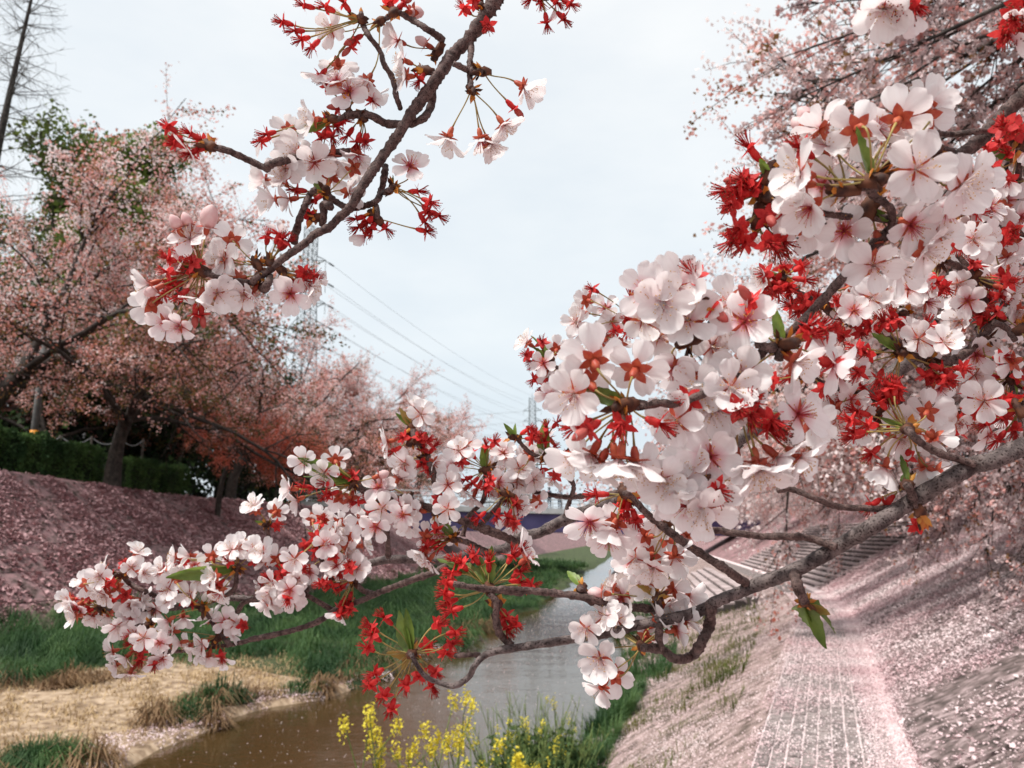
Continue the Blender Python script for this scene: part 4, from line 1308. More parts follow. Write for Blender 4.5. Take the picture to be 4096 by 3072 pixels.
class Branch:
    n_flower = 0
    def __init__(self, label, base, seed):
        self.r = random.Random(seed)
        self.base = Vector(base)
        self.root = empty('cherry_branch', self.base)
        tag(self.root, label, 'branch', 'blossoming cherry branches near the eye')
        self.mix = 0.0; self.off = 0.0; self.fs = .84; self.ss = 1.1; self.bark = M['bark']
        self.samples = []      # px, py, depth, radius, world
        self.k = 0
    def put(self, name, me, Mw, parent=None):
        o = link(name, me, self.root)
        o.matrix_basis = Matrix.Translation(-self.base) @ Mw
        return o
    def stem(self, name, pts, rad, thick):
        """bark tube, world points"""
        step = max(.0017, thick * .4)
        P_, R_ = catmull(pts, rad, step)
        ring = [1 + .12 * mnoise.noise(p * 110) + (.30 if thick < .0042 else .08) * max(0, mnoise.noise(p * 330)) + (.10 if thick < .0042 else .03) * mnoise.noise(p * 700) for p in P_]
        V, F = [], []
        tube(V, F, [p - self.base for p in P_], [a * b for a, b in zip(R_, ring)], 10 if thick > .004 else 8, .30 if thick < .0042 else .13, 1.7, 380)
        o = link(name, mesh(name, V, F, self.bark if thick > .0042 else M['twig']), self.root)
        return o, P_, R_
    def line(self, spec, ext=None, name=None):
        """'d0 d1 w0 w1 R12 x,y x,y R43 x,y ...' from base to tip; ext = world points before it"""
        tok = spec.split()
        d0, d1, w0, w1 = map(float, tok[:4])
        reg, px = None, []
        for t in tok[4:]:
            if t[0] == 'R': reg = t; continue
            x, y = map(float, t.split(','))
            px.append(zpx(reg, x, y))
        ln = [0]
        for a, b in zip(px[:-1], px[1:]): ln.append(ln[-1] + math.hypot(a[0] - b[0], a[1] - b[1]))
        pts, rad = [], []
        for i, (x, y) in enumerate(px):
            f = ln[i] / ln[-1]
            d = d0 + (d1 - d0) * f + .006 * math.sin(3.1 * i + w0)
            if 0 < i < len(px) - 1: d += self.r.uniform(-.006, .006)
            w = w0 + (w1 - w0) * f
            pts.append(at(x, y, d)); rad.append(w / ZS / 4 / FPX * d * .5)
        if ext:
            e = [Vector(p[:3]) for p in ext]; er_ = [p[3] for p in ext]
            pts, rad = e + pts, er_ + rad
        th = rad[len(rad) // 2]
        o, P_, R_ = self.stem(name or ('limb' if th > .0042 else 'twig'), pts, rad, th)
        inv = CAMROT.transposed()
        for p, q in zip(P_, R_):
            v = inv @ (p - EYE)
            if v.z < -.05:
                self.samples.append((512 + FPX * v.x / -v.z, 384 - FPX * v.y / -v.z, -v.z, q, p))
    def near(self, x, y):
        return min(self.samples, key=lambda s: (s[0] - x) ** 2 + (s[1] - y) ** 2)
    def spurs(self, text):
        for ln in text.strip().splitlines():
            tok = ln.split()
            if not tok: continue
            reg = tok[0]; x, y = map(float, tok[1].split(','))
            X, Y = zpx(reg, x, y)
            self.spur(reg, X, Y, tok[2:])
    def spur(self, reg, X, Y, items):
        r = self.r
        nx, ny, nd, nr, npos = self.near(X, Y)
        d = nd
        opts = [t for t in items if t[0] == 'd' and '=' in t]
        for t in opts:
            if t.startswith('d='): d = nd + float(t[2:])
        c = at(X, Y, d + self.off * .4)
        gap = (c - npos).length
        if gap > nr * 1.6:
            mid = npos.lerp(c, .5) + rvec(r) * gap * .08
            t_r = max(.0013, min(.0022, nr * .6))
            self.stem('twig', [npos, mid, c], [t_r * 1.25, t_r, t_r * 1.1], .003)
            ax = (c - mid).normalized()
        else:
            ax = (CU_ * -.2 + CAMBACK * .8 + rvec(r) * .5).normalized()
        sp_o = self.put('spur', SPURS[r.randrange(6)], frame(c, ax, r.uniform(0, 6)) @ Matrix.Scale(r.uniform(.9, 1.25) * self.ss, 4))
        todo = []
        for t in items:
            if t in opts: continue
            if t[0] == '+':
                n = int(t[2:])
                for _ in range(n): todo.append((t[1], None, None, 1.0))
            elif t[0] == 'R' and t[1:3].isdigit() and ',' not in t and len(t) == 3:
                reg = t
            else:
                p = t[1:].split(',')
                gx, gy = zpx(reg, float(p[0]), float(p[1]))
                todo.append((t[0], gx, gy, float(p[2]) if len(p) > 2 else 1.0))
        for kind, gx, gy, size in todo:
            if gx is None:
                k2 = kind
                for _ in range(20):
                    dv = rvec(r).normalized()
                    dv = (dv + ax * .35 + CAMBACK * (.25 if self.off < .01 else -.2)).normalized()
                    if dv.dot(CAMBACK) > -.55: break
                dist = {'R': r.uniform(.016, .030), 'G': .004, 'U': .022, 'H': .004}.get(kind, r.uniform(.020, .034))
                fc = c + dv * dist
                if kind == 'W':
                    kind = r.choice('FFFSSSBP')
                size *= r.uniform(.9, 1.05)
            else:
                off = {'F': -.004, 'P': -.004, 'B': .006, 'G': 0, 'H': 0}.get(kind, r.uniform(-.010, .004))
                if kind.islower(): off = .020; kind = kind.upper()
                elif kind == 'F' and r.random() < self.mix: kind = r.choice('SB')
                fc = at(gx, gy, d + off + self.off + r.uniform(-.005, .005))
            self.item(kind, c, fc, size)
    def item(self, kind, c, fc, size):
        r = self.r
        if kind not in 'GHUXR': size *= self.fs
        self.k += 1
        dv = (fc - c)
        dn = dv.normalized() if dv.length > 1e-5 else CAMBACK
        if kind in 'GH':
            L = max(.014, dv.length * 1.15) if dv.length > .006 else r.uniform(.016, .026)
            y = (dn if dv.length > .006 else (CU_ * .8 + rvec(r) * .6).normalized())
            z = (CAMBACK + rvec(r) * .5); z = (z - y * z.dot(y)).normalized(); xx = y.cross(z)
            Mw = Matrix(((xx.x, y.x, z.x, c.x), (xx.y, y.y, z.y, c.y), (xx.z, y.z, z.z, c.z), (0, 0, 0, 1)))
            s = L / .030 * size
            self.put('leaf', r.choice(LEAF if kind == 'G' else LEAF_B), Mw @ Matrix.Diagonal((s * r.uniform(.9, 1.2), s, s, 1)))
            return
        rv = rvec(r)
        if kind in 'FP': n = CAMBACK * .85 + dn * .45 + rv * .16
        elif kind == 'B': n = -CAMBACK * .75 + dn * .5 + rv * .14
        elif kind in 'RT': n = dn + rv * .16 + CAMBACK * .12
        elif kind in 'UX': n = dn + rv * .1
        else: n = dn + rv * .13 + CAMBACK * .18
        Mw = frame(fc, n, r.uniform(0, 6.28))
        loc = Mw.inverted() @ c
        if kind in 'RTX':
            o = self.put('spent_blossom' if kind != 'X' else 'bud', stalk_mesh('spent_blossom', loc, True, self.k), Mw)
        elif kind == 'U':
            o = self.put('bud', stalk_mesh('bud', loc, False, self.k), Mw)
        else:
            o = self.put('blossom', stalk_mesh('blossom', loc, False, self.k), Mw)
        def kid(name, me, mb):
            q = link(name, me, o); q.matrix_basis = mb; return q
        if kind == 'U':
            kid('bud_petals', r.choice(BUDS), Matrix.Translation((0, 0, -.002)) @ Matrix.Scale(size * r.uniform(.85, 1.1), 4)); return
        if kind == 'X':
            kid('bud_petals', r.choice(BUDS_R), Matrix.Scale(size * 1.1, 4)); return
        if kind == 'R':
            kid('stamens', r.choice(ST_R), Matrix.Rotation(r.uniform(0, 6), 4, 'Z') @ Matrix.Scale(size, 4)); return
        old = kind in 'PT' or r.random() < .2
        kid('stamens', r.choice(ST_R if kind == 'T' else ST_P if old else ST_Y), Matrix.Rotation(r.uniform(0, 6), 4, 'Z') @ Matrix.Scale(size, 4))
        pm = PET_O if (kind == 'P' or (old and r.random() < .5)) else PET_W
        tilt0 = {'F': r.uniform(.08, .35), 'P': r.uniform(.0, .3), 'B': r.uniform(.05, .35), 'T': r.uniform(.1, .6)}.get(kind, r.uniform(.2, .65))
        n_p = 5 if kind != 'T' else r.randint(1, 3)
        start = r.uniform(0, 6.28)
        for k in range(n_p):
            a = start + k * 2 * math.pi / 5 + r.uniform(-.13, .13)
            tl = tilt0 + r.uniform(-.2, .2)
            s = size * r.uniform(.92, 1.12)
            kid('petal', r.choice(pm), Matrix.Rotation(a, 4, 'Z') @ Matrix.Translation((0, .0014, .0002 + .0003 * k)) @ Matrix.Rotation(tl, 4, 'X') @ Matrix.Rotation(r.uniform(-.18, .18), 4, 'Y') @ Matrix.Diagonal((s * r.uniform(.92, 1.08), s, s, 1)))

# the tree the branches grow from stands on the slope to the right, outside the picture
TB = Vector((2.7, .45, 0)); TB.z = 2.35
Sx = Skel()
root = empty('cherry_tree', TB); tag(root, 'old cherry trunk on the right slope that carries the near branches', 'cherry tree')
V, F = [], []
tp, tr = catmull([Vector((.05, 0, -.4)), Vector((0, .05, .9)), Vector((-.05, 0, 1.9)), Vector((.1, .1, 3.4))], [.27, .20, .17, .10], .15)
tube(V, F, tp, tr, 12, .14, 4, 6); link('trunk', mesh('trunk', V, F, M['trunk_grey']), root)
V, F = [], []
for d in ((1.5, .6, 2.2), (.6, -1.2, 2.0), (1.2, -.8, 2.6)):
    p_, r_ = catmull([Vector((.08, .08, 2.9)), Vector((.08, .08, 2.9)) + Vector(d) * .5, Vector((.08, .08, 2.9)) + Vector(d)], [.08, .06, .03], .2)
    tube(V, F, p_, r_, 8, .1, 2, 6)
link('limbs', mesh('limbs', V, F, M['trunk_grey']), root)
# ------------------------------------------------------------------ the near branches, traced limb by limb
# A: upper branch descending against the sky
A = Branch('grey cherry branch slanting down against open sky with pink-red spent flowers', at(600, -60, .7), 1)
A.bark = M['bark_light']; A.off = .008; A.fs = .9
A.line("0.66 0.62 104 40 R12 1830,-20 1740,110 1610,290 1500,400 1390,560 1300,690 1180,850 1090,1000 960,1180 830,1370 740,1530 640,1620 R22 590,200 500,240 390,330 250,430 130,530 30,590 R21 1850,610 1740,600 1600,570 1510,530",
       ext=[(2.66, .47, 5.3, .05), (1.9, .75, 5.25, .032), (1.1, .78, 4.85, .018), (.48, .74, 4.22, .0105)])
for s in ["0.66 0.65 52 34 R12 1420,290 1300,210 1180,140 1080,90 1000,140",
          "0.65 0.64 40 40 R12 1110,800 1080,720 1045,560 990,480 960,380 880,270 830,170 820,100",
          "0.66 0.63 50 40 R12 1620,270 1630,350 1620,480 1620,560 1630,650",
          "0.635 0.63 50 44 R12 1620,520 1560,495 1500,470",
          "0.635 0.63 50 44 R12 1620,525 1720,535",
          "0.66 0.65 56 60 R12 1350,640 1340,760 1280,870 1200,910 1110,915 1000,910 900,855 800,845 700,855",
          "0.66 0.65 46 48 R12 1000,1220 990,1300 970,1400 920,1490 830,1520 740,1535 620,1480 560,1430",
          "0.65 0.64 46 40 R12 910,1500 940,1560 930,1610",
          "0.655 0.64 40 44 R12 990,1420 1030,1400 1060,1390",
          "0.65 0.63 56 44 R22 325,310 340,230 370,130 400,50 R12 400,1530 440,1440 475,1400",
          "0.645 0.63 46 60 R22 530,180 545,110 540,40 R12 590,1520",
          "0.66 0.62 60 50 R12 740,1120 420,1150 130,1225 R11 1970,1240 1830,1180 1700,1120 1560,1080",
          "0.63 0.625 46 70 R22 150,560 130,620 100,650"]:
    A.line(s)
A.mix = .15
A.spurs("""
R12 960,160 F600,220,1.05 S860,600,1.1 X740,350 X770,290 B650,480,1.05
R12 820,140 R240,160 R330,225 R380,290 R460,345 R400,40 R560,50 R690,20 T520,560
R12 1390,370 S1090,300,1.0 U1290,320
R12 1300,520 S1150,560,1.0 S1130,440,.95 R1250,590
R12 1060,90 X1030,20 X1140,20 U1200,90
R12 1720,530 S2020,640,1.1 X1950,800,1.0
R12 1630,660 S1460,1010,1.15 S1700,1020,1.15 S1870,920,1.1 S1770,1060,1.0
R12 720,780 P730,680,1.2 P640,600,1.0 R570,630 X650,790 T900,740
R12 600,880 R560,890 R480,940 R640,930 R690,890 R600,1010 R530,1010 S470,880,1.0 B290,960,1.15 R120,990 T80,1040 G390,960 F350,1130,1.2 F480,1200,1.1 S610,1150,1.1 F260,1240,1.0
R12 830,860 R790,1050 R850,1040 R720,1000 S790,1140,.9
R12 560,1430 F240,1320,1.05 S110,1330,1.0 S180,1470,1.05 S290,1470,.9 R340,1400 S730,1410,.9 R480,1470 G470,1350 B600,1300,1.1 B760,1240,1.0
R12 1060,1385 P1180,1230,1.15 G1070,1330 R1240,1410 R1330,1490 R1310,1560 R1390,1590 R1290,1640
R12 930,1610 R22 R780,140 R800,200 R870,165 T850,260 R1000,210 R1300,230 R900,215
R22 500,130 X440,115,1.0
R11 1545,1070 R1240,930 R1400,985 R1300,1030 R1500,1050 R1450,1110 T1400,1130,1.1 R1290,1060
R21 1480,520 F1400,290,1.05 U1310,200 U1390,180 U1530,190,1.35 U1460,250 R1240,430 R1340,395 R1420,460 R1230,530 R1460,460 F1340,470,.8 S1100,620,1.15 U1140,660,.9 R1290,640 R1330,700 R1250,610 R1200,700 B1120,770,1.1 P1230,900,1.0 P1330,930,.8 X1440,850,1.0 X1490,850,1.0 S1480,720,1.1 F1600,690,1.05 R1400,520 G1260,470
R21 1900,480 F1660,440,1.05 B1710,300,1.0 S1640,430,.9
R21 1990,465 R1975,265 R2080,290 R2125,310 T2060,250,.7
R21 1920,555 S1760,580,1.05 F1800,700,1.0 S1860,680,.9
R22 235,530 R400,535 R340,610 R390,590 P300,690,1.1 S430,630,1.1 T470,560
R12 1730,90 R1580,60 R1750,190 R1660,10
R13 290,-60 R345,170 R470,140 R520,30 R300,10 R230,-10 T420,20
""")

# B: the big branch close to the eye on the right
B = Branch('brown cherry branch holding the largest white blossoms, right of the open sky', at(1080, 60, .5), 2)
B.fs = .78; B.ss = 1.2
B.line("0.44 0.42 110 58 R14 2240,670 2050,860 1900,1020 1700,1180 1560,1300 R24 1300,150 1100,340 960,480 880,570 770,690 650,820 540,930 440,1010",
       ext=[(2.66, .46, 4.6, .06), (1.8, .5, 4.25, .035), (.9, .48, 3.85, .014), (.42, .45, 3.55, .008)])
for s in ["0.43 0.40 56 60 R24 1230,230 1240,100 1180,20 R14 1100,1440 1075,1340",
          "0.43 0.41 50 44 R14 1690,1120 1560,1090 1530,1110",
          "0.43 0.43 46 40 R14 1960,970 1850,970 1700,990 1550,975",
          "0.43 0.44 44 40 R14 1980,980 2100,1000 2260,1010",
          "0.43 0.42 56 44 R24 1230,140 1000,130 800,110 640,90 480,110",
          "0.42 0.41 60 70 R24 480,980 430,1040 420,1090 400,1180",
          "0.42 0.405 70 64 R24 410,1100 300,1080 250,1060",
          "0.42 0.43 44 38 R14 760,1640 500,1560 330,1480 280,1440",
          "0.42 0.40 70 50 R23 2100,1010 1900,1150 1750,1280 1500,1430 1300,1500 1160,1500 1020,1530 930,1510",
          "0.41 0.41 60 60 R23 1750,1280 1720,1420 1740,1540 R33 1790,200",
          "0.42 0.42 44 40 R23 1700,960 1600,880 1540,780 1480,720"]:
    B.line(s, name=None)
B.spurs("""
R14 1080,1330 F1410,1250,1.25 S560,1270,1.15 S570,1350,1.2 G940,1050,1.1 f760,1080,1.15 p720,1370,1.05 p1130,950,1.0 B1290,880,1.25 B980,950,1.1 s720,950,1.1 b1480,860,1.2 s1500,760,1.05 f1230,980,1.0
R14 1560,1110 F1740,1370,1.2 P1640,1540,1.15 F1840,1320,1.05 F1450,1330,1.0
R14 900,1400 S640,1530,1.15 f470,1530,1.1 u620,870,.9 u580,950,.8 R560,1090
R14 320,1290 R190,1090,1.1 X130,1320,1.0 G290,1230
R14 280,1440 R165,1340,1.1 R100,1425,1.1 R50,1510,1.1 R20,1400,1.1 R210,1390,1.1
R24 290,70 R110,210,1.15 R60,300,1.15 R160,310,1.15 R330,320,1.15 R390,345,1.15 R440,310,1.15 X330,130,1.0
R24 1080,60 P890,230,1.15 F600,200,1.2 f460,90,1.1 S1150,330,1.25 P1370,180,1.15 F1470,380,1.2 f1290,500,1.2 G1140,120 G1180,140 H960,130 F1100,480,1.1 F1560,250,1.1
R24 430,1080 P150,900,1.2 F140,1280,1.25 X190,740,1.0 G370,790,.9 T640,1000,1.3 R620,930 R690,960 R760,960 S520,1190,1.1 T800,1210,1.1 f50,760,1.2
R23 1480,720 R1430,550,1.15 F1310,640,1.25 F1070,680,1.15 X1590,820,1.0 F1210,760,1.2
R23 1430,1000 F1390,890,1.36 f1170,1010,1.15 f1560,1080,1.15 F1280,1230,1.1 S1450,1290,.9 f1050,890,1.05 f1620,960,1.0
R23 930,1510 B690,1180,1.25 B640,1340,1.2 G660,1400,1.0 F550,1430,1.05 B1000,1250,1.15 R33 T560,380,1.2 X650,400,1.0 R890,370,1.2 S680,580,1.2 S740,640,1.2 S850,620,1.2 S890,620,1.2 S1000,640,1.2 f560,620,1.1 R1180,360,1.1 f1040,700,1.1
R33 1780,250 F1590,240,1.2 F1300,330,1.15 R1830,190,1.2 F1550,600,1.3 S1740,660,1.25 S1890,650,1.3 S2040,600,1.25 R1980,390,1.3 f1440,640,1.1 R34 P540,290,1.25 s640,330,1.1 R350,370,1.3 S560,610,1.1 S260,700,1.25
R33 1500,780 F1260,830,1.15 F1500,990,1.25 F1390,700,1.1 F1560,930,1.1 R1590,850,1.2 F1380,960,1.1 F1200,760,1.0
R23 1720,1420 F1560,1540,1.2 R1840,1580,1.2 F1450,1400,1.1 +R2 R2000,1620,1.2 F1700,1380,1.1
R14 2150,1000 R2060,930 R2150,960
""")

# G: twig tips hanging in from above at the upper right
G = Branch('cherry branch end dipping in above the fine sky twigs with drooping petals', at(960, -60, .42), 3)
G.line("0.44 0.42 70 40 R14 2400,-260 1900,-150 1500,-100 1250,-80", ext=[(2.66, .46, 4.9, .05), (1.6, .5, 4.6, .02), (.7, .47, 4.1, .009)])
G.line("0.44 0.42 50 40 R14 2300,-230 2230,-120 2190,-60")
G.spurs("""
R14 1300,-80 S1240,40,1.2 S1180,60,1.1 R1390,20,1.2 R1290,-20,1.2 T1330,60,1.1
R14 2190,-60 R2180,110,1.5 R2130,130,1.3 T2080,250,1.2 T2190,200,1.2 R2200,40,1.5
""")

# C: long lower branch
C = Branch('long bare cherry branch crossing above the footpath and dipping toward the river', at(1080, 430, .6), 4)
C.off = .022; C.fs = .84; C.ss = 1.15
C.line("0.56 0.62 140 34 R34 2260,520 1950,640 1850,660 1650,770 1400,920 1100,1110 830,1270 520,1440 200,1560 R43 2060,240 1830,340 1600,430 1500,490 1250,560 1000,610 850,650 650,690 330,740 0,790 R42 1950,770 1730,830 1660,900 1610,990 1520,1050 1400,1030 1290,980 1220,880 1190,820",
       ext=[(2.66, .46, 3.6, .06), (1.7, .58, 3.4, .04), (.85, .60, 3.22, .013)])
for s in ["0.60 0.60 60 44 R43 1280,545 1150,500 1050,480 830,470 660,410 400,370 0,340 R42 2000,370 1760,340 1600,320 1500,300",
          "0.59 0.55 70 50 R33 1840,1555 1600,1390 1440,1290 1280,1180 1150,1080 1050,990 970,900 920,870",
          "0.57 0.57 50 44 R34 1330,960 1220,985 1000,980 840,970 650,900 480,840 400,850",
          "0.575 0.58 56 50 R34 830,1270 650,1210 480,1190 280,1190 130,1170 R33 1640,1150 1500,1140 1420,1130",
          "0.59 0.58 80 60 R43 1560,460 1540,620 1480,740 1420,830 1280,850 1200,790 1060,775",
          "0.585 0.58 50 50 R43 1200,790 1170,700 1180,600",
          "0.57 0.565 90 70 R44 520,220 545,320 590,430",
          "0.565 0.56 60 64 R34 1400,930 1380,870 1350,810",
          "0.56 0.55 56 56 R34 1850,660 1720,620 1620,590 1480,520 1400,450 1350,400",
          "0.615 0.605 60 50 R42 1930,760 1860,690 1830,640 1810,530 1820,440 1770,370",
          "0.62 0.62 40 34 R42 1690,825 1600,825 1515,830",
          "0.60 0.60 56 50 R43 680,440 640,400 590,330",
          "0.60 0.59 50 50 R43 1180,500 1170,450 1160,420"]:
    C.line(s)
C.spurs("""
R34 1355,400 R1150,190,1.1 R1230,130,1.1 R1190,90,1.1 R1260,80,1.1 R990,270,1.1 R930,330,1.1 R1060,370,1.1 R960,420,1.1 R950,460,1.1 B1500,270,1.15 S1540,460,1.1 G1190,320 R1090,580,1.1 S1190,680,1.15 R1340,600 S1470,680,1.1 S1560,720,1.0 F1300,470,1.0
R34 1350,810 G1290,640 G1335,680 R1090,960,1.1 R1190,960 H1340,760
R34 1440,1010 R1430,1110,1.2
R34 2180,260 R1850,240,1.1 R2040,210,1.1 R2070,310,1.1 R1940,360,1.1 R2020,480,1.1 F1920,190,1.15 R2120,180 T2140,400,1.2
R43 1160,400 P900,400,1.05 R1050,220 B1110,110,1.15 B1280,120,1.2 F960,130,1.1 S1390,400,1.1 S1270,340,1.05 F1230,480,1.05 U740,370 F1080,290,1.0 S830,330,1.0 +H2
R43 1040,760 F770,540,.95 F740,850,1.2 B850,980,1.1 S1080,690,1.05 S1370,580,1.05 S750,1060,1.1 F640,630,.9 S1300,640,1.1 S1170,570,1.0 F860,570,.9
R44 590,440 G850,610,1.0 G500,520,.9 G690,740,.9 H790,520,.8 G620,650,.9
R43 600,330 H540,230,.9 G500,190,.9
R42 1760,330 R1560,150,1.1 R1650,100,1.1 R1520,130,1.1 R1490,220,1.1 R1460,290,1.1 R1440,370,1.1 R1460,440,1.1 R1490,500,1.1 R1760,140,1.1 R1930,90,1.1 R1990,210,1.1 R1990,290,1.1 R2070,320,1.1 G1440,110,1.0 G1690,150 G1740,70 T2000,60,1.15 S2040,110,.8
R42 1820,450 R1880,540,1.1 R1950,600,1.1 R1890,630,1.1
R42 1195,815 R990,550,1.1 R890,620,1.1 R900,680,1.1 R870,770,1.1 R1390,590,1.1 R1510,660,1.1 R1490,740,1.1 R1440,810,1.1 R920,960,1.1 R890,1040,1.1 R990,1120,1.1 R1040,1220,1.1 R1150,1040,1.1 R1250,970,1.1 R1360,950,1.1 R1340,1050,1.1 R1310,760,1.1 G1090,540,1.0 G1170,540,1.0 H1040,800 H1130,920
R33 920,870 R710,880,1.1 P660,1080,1.25 S830,1130,1.2 P800,1200,1.15 R940,1000 R1000,1060,1.1 R900,980 R1010,870,1.1 R1110,830,1.1 F1200,950,.9 B860,1080,1.05
R33 1270,1060 B1080,1180,1.05 B1220,1200,1.1 S1290,1330,1.15 B1100,1330,1.05 F1000,1350,1.0 F1130,1420,1.05 S1390,1180,1.0 F1180,1080,.9 H1170,980 H1250,960
""")

# D: limb that runs behind the big blossoms and out over the river at lower left
D = Branch('cherry limb reaching left over the green bank, crowded with bright white blossoms', at(1080, 270, .95), 5)
D.fs = .84
D.line("0.92 0.86 140 30 R24 2260,580 1950,720 1750,880 1450,1120 1100,1380 850,1480 560,1520 R33 1500,620 1150,760 830,930 700,980 590,1020 430,1090 300,1160 100,1210 R32 1900,1270 1700,1310 1500,1350 1200,1360 1030,1360 880,1390 R41 1920,420 1800,410 1640,410 1450,450 1280,480 1130,490 1000,490 850,500 740,470",
       ext=[(2.66, .5, 4.0, .06), (1.8, .8, 3.9, .035), (1.0, .92, 3.72, .016)])
for s in ["0.80 0.88 50 26 R32 1500,1370 1390,1440 1200,1510 960,1600 R42 830,420 640,490 500,580 330,640 0,710 R41 2030,680 1830,720 1700,750 1540,770 1400,790 1290,800 1150,790 1080,710",
          "0.78 0.76 66 44 R32 1980,1240 1820,1170 1650,1110 1500,1050 1380,1000 1180,930 1050,910 870,870 760,800",
          "0.77 0.76 56 44 R32 1440,1030 1390,890 1340,690 1280,560 1220,470 1195,390",
          "0.82 0.77 40 34 R32 1020,1340 1010,1160 980,1000 960,940",
          "0.79 0.77 40 34 R32 1690,1120 1780,1020 1900,880",
          "0.80 0.78 36 30 R32 1570,1190 1600,1060 1720,920 1740,720",
          "0.84 0.80 44 30 R33 1150,760 900,860 650,890 500,900 300,870 70,820 R32 1920,830 1860,800",
          "0.83 0.80 36 30 R33 480,1040 510,940 540,800 480,640",
          "0.79 0.77 44 40 R32 1760,1310 1700,1280 1620,1240 1520,1210",
          "0.85 0.84 40 30 R41 1640,410 1730,330 1750,180",
          "0.85 0.83 36 30 R32 640,1570 540,1400 500,1220",
          "0.86 0.85 40 30 R41 1180,400 1050,350 960,300 900,240",
          "0.87 0.86 36 30 R41 960,490 940,380",
          "0.85 0.84 40 30 R41 1750,510 1800,440 R32 420,1590 300,1460",
          "0.84 0.83 40 36 R42 600,490 480,420 380,360 300,280",
          "0.86 0.85 36 30 R41 1700,750 1600,640 1500,480",
          "0.84 0.82 40 40 R42 900,370 820,340 760,270",
          "0.85 0.84 36 30 R32 300,1560 180,1350 120,1110",
          "0.82 0.78 44 30 R23 2000,1640 1600,1200 1300,1000 1100,920 980,880",
          "0.80 0.78 36 28 R23 1100,1500 800,1440 500,1300 360,1180",
          "0.82 0.80 36 28 R33 540,800 400,640 330,600",
          "0.80 0.78 34 28 R32 2212,640 2050,560 1960,460",
          "0.86 0.85 30 26 R41 1130,490 1120,550 1100,600"]:
    D.line(s)
D.mix = .35
